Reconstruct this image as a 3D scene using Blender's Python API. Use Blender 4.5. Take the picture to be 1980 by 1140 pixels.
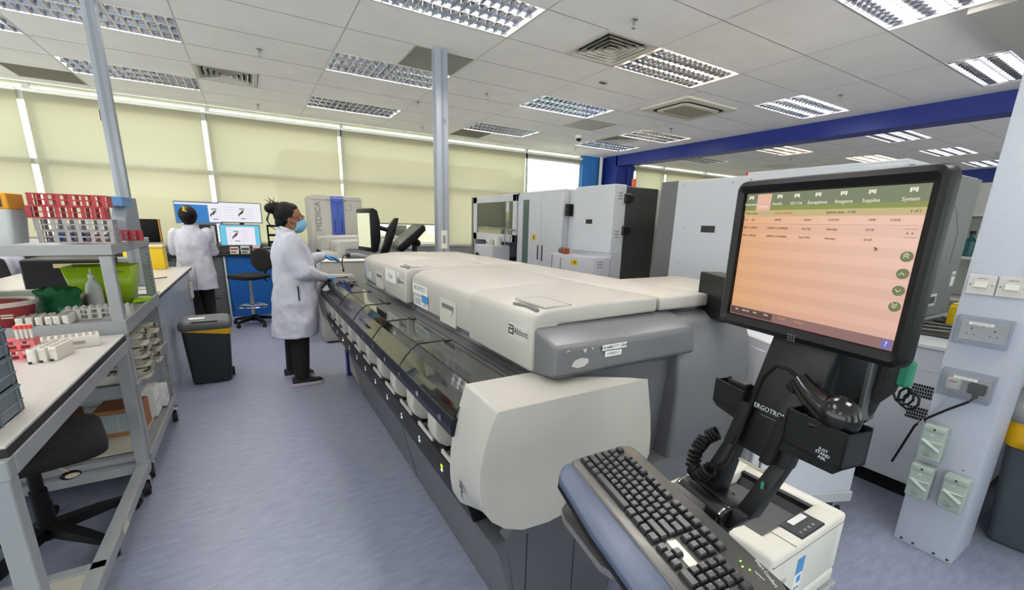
import bpy, bmesh, math, random
from math import sin, cos, pi, radians
from mathutils import Vector, Matrix

# ------------------------------------------------------------------ scene, camera, world, exposure
for o in list(bpy.data.objects): bpy.data.objects.remove(o)
SC = bpy.context.scene
COL = SC.collection
SC.view_settings.view_transform = 'Standard'
SC.view_settings.look = 'None'
SC.view_settings.gamma = 1
SC.view_settings.use_curve_mapping = False
SC.view_settings.exposure = 0.72
try:
    SC.cycles.use_denoising = True
    SC.cycles.max_bounces = 8
    SC.cycles.diffuse_bounces = 4
    SC.cycles.glossy_bounces = 4
    SC.cycles.transparent_max_bounces = 12
    SC.cycles.transmission_bounces = 6
    SC.cycles.sample_clamp_indirect = 6
    SC.cycles.caustics_reflective = False
    SC.cycles.caustics_refractive = False
except Exception: pass

F_PX, DY, YAW, PITCH, ROLL, CAM_H = 830.0, 68.33, 0.541172, 0.243359, 0.026205, 1.5
cam_d = bpy.data.cameras.new('camera'); cam = bpy.data.objects.new('camera', cam_d); COL.objects.link(cam)
cam_d.sensor_fit = 'HORIZONTAL'; cam_d.sensor_width = 36.0; cam_d.lens = F_PX/1980*36.0
cam_d.shift_y = DY/1980; cam_d.clip_start = 0.02; cam_d.clip_end = 300
fw = Vector((sin(YAW)*cos(PITCH), cos(YAW)*cos(PITCH), -sin(PITCH)))
rt = Vector((cos(YAW), -sin(YAW), 0)); up = rt.cross(fw)
r2 = rt*cos(ROLL)+up*sin(ROLL); u2 = -rt*sin(ROLL)+up*cos(ROLL)
M3 = Matrix((r2, u2, -fw)).transposed()
cam.matrix_world = Matrix.Translation((0, 0, CAM_H)) @ M3.to_4x4()
SC.camera = cam

def lin(c):
    def f(v):
        v /= 255.0
        return v/12.92 if v <= .04045 else ((v+.055)/1.055)**2.4
    return (f(c[0]), f(c[1]), f(c[2]), 1.0)

W = bpy.data.worlds.new('sky'); SC.world = W; W.use_nodes = True
nt = W.node_tree; nt.nodes.clear()
wo = nt.nodes.new('ShaderNodeOutputWorld'); bg = nt.nodes.new('ShaderNodeBackground')
tc = nt.nodes.new('ShaderNodeTexCoord'); sep = nt.nodes.new('ShaderNodeSeparateXYZ'); rmp = nt.nodes.new('ShaderNodeValToRGB')
cl = nt.nodes.new('ShaderNodeTexNoise'); cl.inputs['Scale'].default_value = 2.2; cl.inputs['Detail'].default_value = 5
mx = nt.nodes.new('ShaderNodeMixRGB'); cr = nt.nodes.new('ShaderNodeValToRGB')
nt.links.new(tc.outputs['Generated'], sep.inputs[0]); nt.links.new(sep.outputs['Z'], rmp.inputs[0])
nt.links.new(tc.outputs['Generated'], cl.inputs['Vector']); nt.links.new(cl.outputs['Fac'], cr.inputs[0])
rmp.color_ramp.elements[0].position = 0.0; rmp.color_ramp.elements[0].color = (.95, .93, .86, 1)
rmp.color_ramp.elements[1].position = .35; rmp.color_ramp.elements[1].color = (.82, .9, .93, 1)
cr.color_ramp.elements[0].position = .45; cr.color_ramp.elements[1].position = .75
cr.color_ramp.elements[0].color = (0, 0, 0, 1); cr.color_ramp.elements[1].color = (.7, .7, .7, 1)
nt.links.new(cr.outputs[0], mx.inputs[0]); nt.links.new(rmp.outputs[0], mx.inputs[1]); mx.inputs[2].default_value = (1, 1, 1, 1)
nt.links.new(mx.outputs[0], bg.inputs[0])
gs = nt.nodes.new('ShaderNodeMapRange'); gs.inputs[1].default_value = -.06; gs.inputs[2].default_value = .0; gs.inputs[3].default_value = 8.5; gs.inputs[4].default_value = 2.9   # glow added below the horizon to brighten the ceiling, hazy sky above
nt.links.new(sep.outputs['Z'], gs.inputs[0]); nt.links.new(gs.outputs[0], bg.inputs[1])
nt.links.new(bg.outputs[0], wo.inputs[0])
LAMP = 55.0          # emission of the ceiling tubes

# ------------------------------------------------------------------ materials
MATS = {}
def mat(name, col=(200, 200, 200), rough=.5, metal=0, emit=None, es=1, noise=0, nscale=30, bump=0, alpha=1, trans=0, spec=.5, coat=0, ior=1.45):
    if name in MATS: return MATS[name]
    m = bpy.data.materials.new(name); m.use_nodes = True; t = m.node_tree; b = t.nodes['Principled BSDF']
    c = lin(col)
    b.inputs['Base Color'].default_value = c; b.inputs['Roughness'].default_value = rough; b.inputs['Metallic'].default_value = metal
    b.inputs['Specular IOR Level'].default_value = spec; b.inputs['IOR'].default_value = ior
    if coat: b.inputs['Coat Weight'].default_value = coat
    if alpha < 1: b.inputs['Alpha'].default_value = alpha
    if trans: b.inputs['Transmission Weight'].default_value = trans
    if emit: b.inputs['Emission Color'].default_value = lin(emit); b.inputs['Emission Strength'].default_value = es
    if noise or bump:
        tx = t.nodes.new('ShaderNodeTexCoord'); n = t.nodes.new('ShaderNodeTexNoise'); n.inputs['Scale'].default_value = nscale; n.inputs['Detail'].default_value = 4
        t.links.new(tx.outputs['Object'], n.inputs['Vector'])
        if noise:
            r = t.nodes.new('ShaderNodeValToRGB')
            r.color_ramp.elements[0].position = .3; r.color_ramp.elements[1].position = .7
            r.color_ramp.elements[0].color = tuple(v*(1-noise) for v in c[:3])+(1,); r.color_ramp.elements[1].color = tuple(min(1, v*(1+noise)) for v in c[:3])+(1,)
            t.links.new(n.outputs['Fac'], r.inputs[0]); t.links.new(r.outputs[0], b.inputs['Base Color'])
        if bump:
            bm_ = t.nodes.new('ShaderNodeBump'); bm_.inputs['Strength'].default_value = bump; bm_.inputs['Distance'].default_value = .01
            t.links.new(n.outputs['Fac'], bm_.inputs['Height']); t.links.new(bm_.outputs[0], b.inputs['Normal'])
    MATS[name] = m; return m

def clear_mat(name, col, tr, rough=.05, refl=.12, black=False):
    """thin tinted clear plastic or glass: straight-through tint plus a glossy surface"""
    if name in MATS: return MATS[name]
    m = bpy.data.materials.new(name); m.use_nodes = True; t = m.node_tree; t.nodes.clear()
    o = t.nodes.new('ShaderNodeOutputMaterial'); a = t.nodes.new('ShaderNodeBsdfTransparent'); a.inputs[0].default_value = lin(col)
    d = t.nodes.new('ShaderNodeBsdfDiffuse'); d.inputs[0].default_value = lin(col)
    g = t.nodes.new('ShaderNodeBsdfGlossy'); g.inputs['Roughness'].default_value = rough
    f = t.nodes.new('ShaderNodeFresnel'); f.inputs[0].default_value = 1.5
    m1 = t.nodes.new('ShaderNodeMixShader'); m1.inputs[0].default_value = tr; t.links.new(d.outputs[0], m1.inputs[1]); t.links.new(a.outputs[0], m1.inputs[2])
    m2 = t.nodes.new('ShaderNodeMixShader'); ma = t.nodes.new('ShaderNodeMath'); ma.operation = 'ADD'; ma.use_clamp = True; ma.inputs[1].default_value = refl
    ge = t.nodes.new('ShaderNodeNewGeometry'); iv = t.nodes.new('ShaderNodeMath'); iv.operation = 'SUBTRACT'; iv.inputs[0].default_value = 1; t.links.new(ge.outputs['Backfacing'], iv.inputs[1]); mu = t.nodes.new('ShaderNodeMath'); mu.operation = 'MULTIPLY'; t.links.new(f.outputs[0], ma.inputs[0]); t.links.new(ma.outputs[0], mu.inputs[0]); t.links.new(iv.outputs[0], mu.inputs[1]); t.links.new(mu.outputs[0], m2.inputs[0]); t.links.new(m1.outputs[0], m2.inputs[1]); t.links.new(g.outputs[0], m2.inputs[2])
    t.links.new(m2.outputs[0], o.inputs[0]); MATS[name] = m; return m

def floor_mat():
    m = bpy.data.materials.new('vinyl_floor'); m.use_nodes = True; t = m.node_tree; b = t.nodes['Principled BSDF']
    tx = t.nodes.new('ShaderNodeTexCoord'); mp = t.nodes.new('ShaderNodeMapping'); mp.inputs['Scale'].default_value = (4, 15, 1); mp.inputs['Rotation'].default_value = (0, 0, .12)
    t.links.new(tx.outputs['Object'], mp.inputs[0])
    n = t.nodes.new('ShaderNodeTexNoise'); n.inputs['Scale'].default_value = 2.4; n.inputs['Detail'].default_value = 9; n.inputs['Roughness'].default_value = .6
    t.links.new(mp.outputs[0], n.inputs['Vector'])
    r = t.nodes.new('ShaderNodeValToRGB'); e = r.color_ramp.elements
    e[0].position = .3; e[0].color = lin((126, 131, 153)); e[1].position = .72; e[1].color = lin((146, 151, 173))
    t.links.new(n.outputs['Fac'], r.inputs[0])
    n2 = t.nodes.new('ShaderNodeTexNoise'); n2.inputs['Scale'].default_value = 5.5; n2.inputs['Detail'].default_value = 3
    mp2 = t.nodes.new('ShaderNodeMapping'); mp2.inputs['Scale'].default_value = (3, 13, 1); mp2.inputs['Rotation'].default_value = (0, 0, .12)
    t.links.new(tx.outputs['Object'], mp2.inputs[0]); t.links.new(mp2.outputs[0], n2.inputs['Vector'])
    r2_ = t.nodes.new('ShaderNodeValToRGB'); r2_.color_ramp.elements[0].position = .70; r2_.color_ramp.elements[1].position = .76
    t.links.new(n2.outputs['Fac'], r2_.inputs[0])
    mm = t.nodes.new('ShaderNodeMixRGB'); mf = t.nodes.new('ShaderNodeMath'); mf.operation = 'MULTIPLY'; mf.inputs[1].default_value = .5
    t.links.new(r2_.outputs[0], mf.inputs[0]); t.links.new(mf.outputs[0], mm.inputs[0]); t.links.new(r.outputs[0], mm.inputs[1]); mm.inputs[2].default_value = lin((84, 88, 108))
    t.links.new(mm.outputs[0], b.inputs['Base Color']); b.inputs['Roughness'].default_value = .36
    return m

def blind_mat():
    m = bpy.data.materials.new('blind_fabric'); m.use_nodes = True; t = m.node_tree; t.nodes.clear()
    o = t.nodes.new('ShaderNodeOutputMaterial'); d = t.nodes.new('ShaderNodeBsdfDiffuse'); d.inputs[0].default_value = lin((222, 219, 204))
    tr = t.nodes.new('ShaderNodeBsdfTranslucent'); tr.inputs[0].default_value = lin((205, 200, 182))
    tp = t.nodes.new('ShaderNodeBsdfTransparent'); tp.inputs[0].default_value = lin((222, 218, 203))
    a = t.nodes.new('ShaderNodeMixShader'); a.inputs[0].default_value = .62; t.links.new(d.outputs[0], a.inputs[1]); t.links.new(tr.outputs[0], a.inputs[2])
    b = t.nodes.new('ShaderNodeMixShader'); b.inputs[0].default_value = .24; t.links.new(a.outputs[0], b.inputs[1]); t.links.new(tp.outputs[0], b.inputs[2])
    t.links.new(b.outputs[0], o.inputs[0]); return m

WHITE = mat('white_powder_coat', (206, 208, 214), .4, noise=.02, nscale=8)
OFFW = mat('beige_plastic', (179, 175, 170), .42, noise=.02, nscale=6, bump=.02)
GREYP = mat('mid_grey_plastic', (104, 104, 109), .38, noise=.03, nscale=8)
DKGREY = mat('dark_grey_panel', (88, 89, 95), .42, noise=.03)
BLACK = mat('black_plastic', (12, 13, 16), .42, spec=.3)
BLACKM = mat('matte_black', (12, 12, 14), .62, spec=.25)
RUB = mat('black_rubber', (18, 18, 19), .7)
STEELW = mat('grey_painted_steel', (148, 150, 154), .38, noise=.03, nscale=15)
CHROME = mat('chrome', (200, 200, 205), .15, 1)
ALU = mat('anodised_aluminium', (186, 188, 194), .3, .85)
CREAM = mat('laminate_top', (196, 191, 188), .3, noise=.02)
EDGE = mat('black_edge_band', (28, 28, 28), .5)
TBAR = mat('ceiling_bar', (196, 193, 184), .5)
TILE = mat('ceiling_tile', (240, 236, 233), .85, noise=.03, nscale=3, bump=.05)
GAP = mat('dark_joint', (70, 68, 66), .9)
BLUE = mat('blue_paint', (14, 38, 122), .45, noise=.03)
BLUE2 = mat('light_blue_paint', (48, 116, 186), .5)
WALLP = mat('wall_paint', (205, 205, 200), .7, noise=.02)
REFL = mat('mirror_louver', (205, 207, 214), .12, 1)
TUBE = mat('fluorescent_tube', (255, 255, 255), .4, emit=(255, 250, 240), es=LAMP)
TUBED = mat('spent_fluorescent_tube', (230, 230, 228), .4, emit=(255, 250, 240), es=LAMP*.1)
TUBEW = mat('warm_fluorescent_tube', (255, 250, 240), .4, emit=(255, 226, 180), es=LAMP*1.15)
GLASS = clear_mat('window_glass', (235, 245, 243), 1.0, .02, .0)
SKINB = mat('brown_skin', (140, 92, 68), .55, noise=.04, nscale=12)
SKINL = mat('light_brown_skin', (188, 140, 112), .55, noise=.04, nscale=12)
HAIR = mat('black_hair', (10, 8, 9), .5, spec=.2, noise=.3, nscale=60, bump=.5)
COAT = mat('white_cotton', (198, 198, 213), .8, noise=.03, nscale=5, bump=.06)
YEL = mat('yellow_plastic', (222, 186, 20), .45)
RED = mat('red_plastic', (168, 36, 52), .35)
WTUBE = mat('white_plastic', (214, 210, 202), .4)
PAPER = mat('white_label', (228, 228, 226), .6)
INK = mat('printed_ink', (38, 38, 42), .6)
CARD = mat('brown_cardboard', (150, 98, 66), .75, noise=.06)

# ------------------------------------------------------------------ mesh builder
class MB:
    def __init__(s): s.v = []; s.f = []; s.mi = []; s.sm = []; s.cur = 0; s.M = None
    def mat(s, i): s.cur = i; return s
    def add(s, vs, fs, smooth=False):
        n = len(s.v)
        if s.M is not None: vs = [s.M @ Vector(v) for v in vs]
        s.v += [tuple(v) for v in vs]; s.f += [tuple(i+n for i in f) for f in fs]; s.mi += [s.cur]*len(fs); s.sm += [smooth]*len(fs)
        return s
    def bm(s, bm, smooth=False):
        bm.verts.index_update()
        s.add([v.co.copy() for v in bm.verts], [[v.index for v in f.verts] for f in bm.faces], smooth); bm.free(); return s
    def bx(s, x0, x1, y0, y1, z0, z1, bev=0, seg=1):
        if x0 > x1: x0, x1 = x1, x0
        if y0 > y1: y0, y1 = y1, y0
        if z0 > z1: z0, z1 = z1, z0
        vs = [(x0, y0, z0), (x1, y0, z0), (x1, y1, z0), (x0, y1, z0), (x0, y0, z1), (x1, y0, z1), (x1, y1, z1), (x0, y1, z1)]
        fs = [(0, 3, 2, 1), (4, 5, 6, 7), (0, 1, 5, 4), (1, 2, 6, 5), (2, 3, 7, 6), (3, 0, 4, 7)]
        if not bev: return s.add(vs, fs)
        b = bmesh.new(); q = [b.verts.new(v) for v in vs]
        for f in fs: b.faces.new([q[i] for i in f])
        bmesh.ops.bevel(b, geom=b.edges[:], offset=min(bev, .45*min(x1-x0, y1-y0, z1-z0)), segments=seg, profile=.5, affect='EDGES')
        return s.bm(b, seg > 1)
    def box(s, c, d, bev=0, seg=1): return s.bx(c[0]-d[0]/2, c[0]+d[0]/2, c[1]-d[1]/2, c[1]+d[1]/2, c[2]-d[2]/2, c[2]+d[2]/2, bev, seg)
    def prism(s, pts, ax, a, b_, bev=0, seg=1):
        """pts: polygon in the plane across axis ax (x: (y,z)  y: (x,z)  z: (x,y)), from a to b_"""
        def P(p, t): return {'x': (t, p[0], p[1]), 'y': (p[0], t, p[1]), 'z': (p[0], p[1], t)}[ax]
        n = len(pts); vs = [P(p, a) for p in pts]+[P(p, b_) for p in pts]
        fs = [tuple(range(n))[::-1], tuple(range(n, 2*n))]+[(i, (i+1) % n, n+(i+1) % n, n+i) for i in range(n)]
        b = bmesh.new(); q = [b.verts.new(v) for v in vs]
        for f in fs: b.faces.new([q[i] for i in f])
        bmesh.ops.recalc_face_normals(b, faces=b.faces[:])
        if bev: bmesh.ops.bevel(b, geom=[e for e in b.edges if e.calc_face_angle(0) > .5], offset=bev, segments=seg, profile=.5, affect='EDGES')
        return s.bm(b, seg > 1)
    def cyl(s, p0, p1, r, r2=None, n=14, cap=True):
        p0, p1 = Vector(p0), Vector(p1); r2 = r if r2 is None else r2
        d = (p1-p0).normalized(); a = d.orthogonal().normalized(); b = d.cross(a)
        vs = [p0+(a*cos(2*pi*i/n)+b*sin(2*pi*i/n))*r for i in range(n)]+[p1+(a*cos(2*pi*i/n)+b*sin(2*pi*i/n))*r2 for i in range(n)]
        s.add(vs, [(i, (i+1) % n, n+(i+1) % n, n+i) for i in range(n)], True)
        if cap: s.add(vs[:n], [tuple(range(n))[::-1]]); s.add(vs[n:], [tuple(range(n))])
        return s
    def loft(s, rings, cap=True, smooth=True, close=True):
        n = len(rings[0]); vs = [v for r in rings for v in r]; fs = []
        for k in range(len(rings)-1):
            for i in range(n if close else n-1): fs.append((k*n+i, k*n+(i+1) % n, (k+1)*n+(i+1) % n, (k+1)*n+i))
        s.add(vs, fs, smooth)
        if cap: s.add(rings[0], [tuple(range(n))[::-1]], smooth); s.add(rings[-1], [tuple(range(n))], smooth)
        return s
    def tube(s, pts, r, n=8, cap=True):
        pts = [Vector(p) for p in pts]; rr = r if isinstance(r, (list, tuple)) else [r]*len(pts); rings = []
        d = (pts[1]-pts[0]).normalized(); a = d.orthogonal().normalized()
        for i, p in enumerate(pts):
            d = (pts[min(i+1, len(pts)-1)]-pts[max(i-1, 0)]).normalized(); a = (a-d*a.dot(d)).normalized(); b = d.cross(a)
            rings.append([p+(a*cos(2*pi*k/n)+b*sin(2*pi*k/n))*rr[i] for k in range(n)])
        return s.loft(rings, cap)
    def lathe(s, prof, c=(0, 0, 0), n=20, cap=True):
        rings = [[(c[0]+r*cos(2*pi*k/n), c[1]+r*sin(2*pi*k/n), c[2]+z) for k in range(n)] for r, z in prof]
        return s.loft(rings, cap)
    def ell(s, c, r, n=14, m=8, sq=1.0):
        rings = []
        for j in range(1, m):
            t = pi*j/m; rings.append([(c[0]+r[0]*sin(t)*cos(2*pi*k/n), c[1]+r[1]*sin(t)*sin(2*pi*k/n), c[2]-r[2]*cos(t)) for k in range(n)])
        return s.loft(rings)
    def text(s, body, size, M, depth=.0004, align='CENTER'):
        c = bpy.data.curves.new('t', 'FONT'); c.body = body; c.size = size; c.align_x = align; c.align_y = 'CENTER'; c.extrude = depth/2; c.resolution_u = 2
        o = bpy.data.objects.new('t', c); me = o.to_mesh()
        old = s.M; s.M = M if old is None else old @ M
        s.add([v.co.copy() for v in me.vertices], [tuple(p.vertices) for p in me.polygons]); s.M = old
        o.to_mesh_clear(); bpy.data.objects.remove(o); bpy.data.curves.remove(c); return s
    def out(s, name, mats, parent=None, angle=35):
        me = bpy.data.meshes.new(name); me.from_pydata(s.v, [], s.f)
        for m in (mats if isinstance(mats, (list, tuple)) else [mats]): me.materials.append(m)
        me.polygons.foreach_set('material_index', s.mi); me.polygons.foreach_set('use_smooth', s.sm); me.update()
        if any(s.sm): me.set_sharp_from_angle(angle=radians(angle))
        o = bpy.data.objects.new(name, me); COL.objects.link(o)
        if parent is not None: o.parent = parent
        return o

def tag(o, label=None, cat=None, group=None, kind=None):
    if label: o['label'] = label
    if cat: o['category'] = cat
    if group: o['group'] = group
    if kind: o['kind'] = kind
    return o
def thing(name, label, cat, loc=(0, 0, 0), rz=0, group=None):
    o = bpy.data.objects.new(name, None); COL.objects.link(o); o.empty_display_size = .05
    o.location = loc; o.rotation_euler = (0, 0, rz); return tag(o, label, cat, group)
def struct(name, mb, mats): return tag(mb.out(name, mats), kind='structure')
KIDS = {}
def copy_tree(o, parent=None, **kw):
    c = o.copy(); COL.objects.link(c)
    if parent is not None: c.parent = parent
    for ch in list(o.children): copy_tree(ch, c)
    return c
def dup(o, loc, rz=None, label=None, group=None):
    c = copy_tree(o); c.location = loc
    if rz is not None: c.rotation_euler = (0, 0, rz)
    return tag(c, label, None, group)
def Rx(a): return Matrix.Rotation(a, 4, 'X')
def Ry(a): return Matrix.Rotation(a, 4, 'Y')
def Rz(a): return Matrix.Rotation(a, 4, 'Z')
def T(*p): return Matrix.Translation(p)
# text placements: facing -Y (read from the front), facing -X
def face_my(x, y, z, roll=0): return T(x, y, z) @ Rx(pi/2) @ Rz(roll)
def face_mx(x, y, z, roll=0): return T(x, y, z) @ Rz(-pi/2) @ Rx(pi/2) @ Rz(roll)

# ------------------------------------------------------------------ room shell
CZ = 3.034; YW = 8.2
def LX(i): return 1.2*i-1.556
def LYj(j): return 1.809+.6*j
mb = MB(); mb.add([(-7, -4, 0), (15, -4, 0), (15, 8.4, 0), (-7, 8.4, 0)], [(0, 1, 2, 3)]); struct('floor', mb, floor_mat())

FIX = [(-1, 6, 'l'), (0, 5, 'l'), (0, 8, 'l'), (2, 2, 'l'), (2, 5, 'l'), (2, 8, 'l'), (4, 2, 'w'), (4, 5, 'l'), (4, 8, 'l'), (6, 2, 'l'), (6, -1, 'd'), (6, 6, 'w'), (6, 8, 'l'),
       (8.45, 8, 'd'), (8.45, 5, 'w'), (8.45, 2, 'd'), (10.45, 4, 'w'), (10.45, 2, 'd'), (12.45, 2, 'd'),
       (0, 2, 'l'), (0, -1, 'l'), (2, -1, 'l'), (4, -1, 'l'), (-2, 3, 'l'), (-2, 0, 'l'), (2, -4, 'l'), (-2, -4, 'l'), (5, -4, 'l'), (10.45, -1, 'l'), (8.45, -1, 'l')]
half = {(2.5, 4): 'dark', (-.5, 9): 'dark', (4, 9): 'dark', (5, 6): 'grille', (6, 7): 'vent', (1, 7): 'vent', (3.5, 2): 'vent'}
holes = set()
for i, j, k in FIX: holes.add((round(2*i, 1), j)); holes.add((round(2*i+1, 1), j))
for (i, j) in half: holes.add((2*i, j))
mb = MB(); g = .004
def tile(x0, x1, y0, y1): mb.add([(x0+g, y0+g, CZ), (x0+g, y1-g, CZ), (x1-g, y1-g, CZ), (x1-g, y0+g, CZ)], [(0, 1, 2, 3)])
AC = (LX(5.16), LX(6.0), LYj(3.3), LYj(4.6))
for zone, (a, b, off) in enumerate(((-5, 7, 0), (7, 14, .45))):
    for i in range(a, b):
        for j in range(-10, 11):
            if zone == 0 and i == 5 and j in (3, 4): continue
            i0 = i+off
            cells = [(2*i0, j), (2*i0+1, j)]; h = [(round(c[0], 1), c[1]) in holes for c in cells]
            y0, y1 = LYj(j), min(LYj(j+1), YW)
            if y1 <= y0: continue
            if not any(h): tile(LX(i0), LX(i0+1), y0, y1)
            elif not h[0]: tile(LX(i0), LX(i0+.5), y0, y1)
            elif not h[1]: tile(LX(i0+.5), LX(i0+1), y0, y1)
# AC cell surround
for (x0, x1, y0, y1) in ((LX(5), AC[0], LYj(3), LYj(5)), (AC[0], LX(6), LYj(3), AC[2]), (AC[0], LX(6), AC[3], LYj(5))): tile(x0, x1, y0, y1)
# strip joining both grids
mb.add([(LX(7), -4, CZ), (LX(7), YW, CZ), (LX(7.45), YW, CZ), (LX(7.45), -4, CZ)], [(0, 1, 2, 3)])
mb.mat(1)
w = .009
for i in list(range(-5, 8))+[k+.45 for k in range(7, 14)]: mb.bx(LX(i)-w, LX(i)+w, -4, YW, CZ+.002, CZ+.03)
for j in range(-10, 12):
    if LYj(j) < YW: mb.bx(LX(-5), 15, LYj(j)-.007, LYj(j)+.007, CZ+.003, CZ+.03)
mb.mat(2)
mb.bx(-7.5, 15.2, -4.2, 8.5, CZ+.45, CZ+.5)
struct('ceiling', mb, [TILE, TBAR, GAP])

# back wall: dado, head, piers ; windows are objects of their own
mb = MB(); SILL = 1.06
mb.bx(-7, 15, YW, YW+.2, 0, SILL); mb.bx(-7, 15, YW+.07, YW+.2, 3.05, 3.6); mb.bx(6.62, 8.3, YW, YW+.2, SILL, 2.99)
struct('wall_back', mb, WALLP)
mb = MB(); mb.bx(-7.2, -7, -4, 8.4, 0, .85); mb.bx(-7.2, -7, -4, 8.4, 2.99, 3.6); struct('wall_left', mb, WALLP)
mb = MB(); mb.bx(-7.2, 15.2, -4.2, -4, 0, .85); mb.bx(-7.2, 15.2, -4.2, -4, 2.99, 3.6)
for k in range(1, 12, 2): mb.bx(-7+k*1.834, -7+(k+1)*1.834, -4.2, -4, .85, 2.99)  # unseen piers added in alternate bays to cut the daylight from behind
struct('wall_front', mb, WALLP)
mb = MB(); mb.bx(15, 15.2, -4, 8.4, 0, 2.72); mb.mat(1); mb.bx(14.98, 15.2, -4, 8.4, 2.72, 3.6); struct('wall_right', mb, [WALLP, BLUE])
mb = MB(); mb.bx(-7, 6.6, 7.98, YW, SILL-.02, SILL+.03, .006); mb.bx(8.3, 15, 7.98, YW, SILL-.02, SILL+.03, .006); struct('trim_1', mb, mat('stone_sill', (196, 190, 180), .4, noise=.04))
mb = MB(); mb.bx(7.2, 7.5, -4, 7.65, 2.81, CZ, .004); struct('trim_2', mb, BLUE)                     # blue beam
mb = MB(); mb.bx(7.2, 7.72, 7.6, YW, 0, CZ, .004); mb.bx(7.5, 7.56, 7.57, 7.6, 0, 2.9); struct('trim_3', mb, BLUE)   # blue column
mb = MB(); mb.bx(6.62, 7.2, 8.1, YW, 0, CZ); mb.bx(6.86, 6.88, 8.08, 8.1, 0, CZ); struct('trim_4', mb, BLUE2)
mb = MB(); mb.bx(4.44, 7.2, -4, 1.355, 2.99, CZ-.001)
mb.mat(1)
for k in range(60): mb.bx(4.46+k*.046, 4.475+k*.046, 1.353, 1.357, 3.0, 3.02)
for k in range(22):
    a = k/21*pi*.9+.1; mb.box((5.9+1.15*cos(a), .35+.8*sin(a), 2.988), (.09, .012, .004))
struct('trim_5', mb, [mat('plaster_soffit', (176, 172, 168), .8), GAP])
mb = MB(); mb.bx(-7, 7.2, 8.0, 8.03, 3.02, CZ-.001); struct('trim_6', mb, mat('white_pelmet', (240, 238, 226), .4))
mb = MB(); mb.bx(-7, 6.6, 8.185, 8.2, 0, .1); struct('baseboard_back', mb, DKGREY)

# windows: one frame + glass per bay, with a roller blind in front
FRM = mat('window_frame', (202, 204, 200), .4, .3)
BF = blind_mat()
bays = [(-6.0, -4.15), (-4.15, -2.28), (-2.28, -.42), (-.42, 1.43), (1.43, 3.28), (3.28, 5.12), (5.12, 6.62), (8.3, 9.4), (9.4, 11.1), (11.1, 12.9), (12.9, 14.6)]
drop = [1.08, 1.08, 1.08, 1.08, 1.455, 1.08, 2.9, 1.3, 1.3, 1.3, 1.3]
nm = ['far left, mostly out of view', 'left of the first bright mullion', 'beside the leaning corner pole', 'above the twin wall of monitors', 'stopping short over a bright strip', 'right of the central service post', 'rolled right up beside the blue column',
      'just past the blue column', 'second one past the blue column', 'third one past the blue column', 'at the far right end']
for k, (a, b) in enumerate(bays):
    w_ = MB()
    f = .028
    A0 = a; a += .05 if k < 7 else 0; b += .05 if k < 6 else 0
    w_.bx(a, a+f, YW-.03, YW+.06, SILL, 3.05); w_.bx(b-f, b, YW-.03, YW+.06, SILL, 3.05)
    w_.bx(a, b, YW-.03, YW+.06, SILL, SILL+.05); w_.bx(a, b, YW-.03, YW+.06, 2.85, 2.955); w_.bx(a, b, YW-.02, YW+.06, 2.09, 2.16)
    w_.mat(1); w_.add([(a+f, YW+.02, SILL+.05), (b-f, YW+.02, SILL+.05), (b-f, YW+.02, 3.05), (a+f, YW+.02, 3.05)], [(0, 1, 2, 3)])
    struct('window_%d' % (k+1), w_, [FRM, GLASS])
    a, b = bays[k]
    t = thing('roller_blind', 'pale yellow translucent roller blind %s' % nm[k], 'blind', ((a+b)/2, 8.1, 2.97), 0, 'roller blinds along the window wall')
    hw = (b-a)/2-.022; zb = drop[k]-2.97
    q = MB(); q.cyl((-hw, 0, -.02), (hw, 0, -.02), .022); q.out('roller', mat('white_pelmet'), t)
    q = MB(); q.bx(-hw+.01, hw-.01, .018, .0195, zb, -.02); q.out('fabric', BF, t)
    q = MB(); q.bx(-hw+.01, hw-.01, .012, .026, zb-.025, zb, .003); q.out('bottom_bar', mat('blind_bar', (150, 146, 130), .5), t)

# unblinded windows added on the two unseen walls to bring in fill daylight
for k in range(0, 12, 2):
    a = -7+k*1.834; w_ = MB(); w_.bx(a, a+.05, -4.12, -4.04, .85, 2.99); w_.bx(a, a+1.834, -4.12, -4.04, .85, .9); w_.bx(a, a+1.834, -4.12, -4.04, 2.94, 2.99)
    w_.mat(1); w_.add([(a+.05, -4.08, .9), (a+1.834, -4.08, .9), (a+1.834, -4.08, 2.94), (a+.05, -4.08, 2.94)], [(0, 1, 2, 3)]); struct('window_%d' % (k+12), w_, [FRM, GLASS])
for k in range(6):
    a = -4+k*2.05; w_ = MB(); w_.bx(-7.12, -7.04, a, a+.05, .85, 2.99); w_.bx(-7.12, -7.04, a, a+2.05, .85, .9); w_.bx(-7.12, -7.04, a, a+2.05, 2.94, 2.99)
    w_.mat(1); w_.add([(-7.08, a+.05, .9), (-7.08, a+2.05, .9), (-7.08, a+2.05, 2.94), (-7.08, a+.05, 2.94)], [(0, 1, 2, 3)]); struct('window_%d' % (k+24), w_, [FRM, GLASS])

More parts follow.
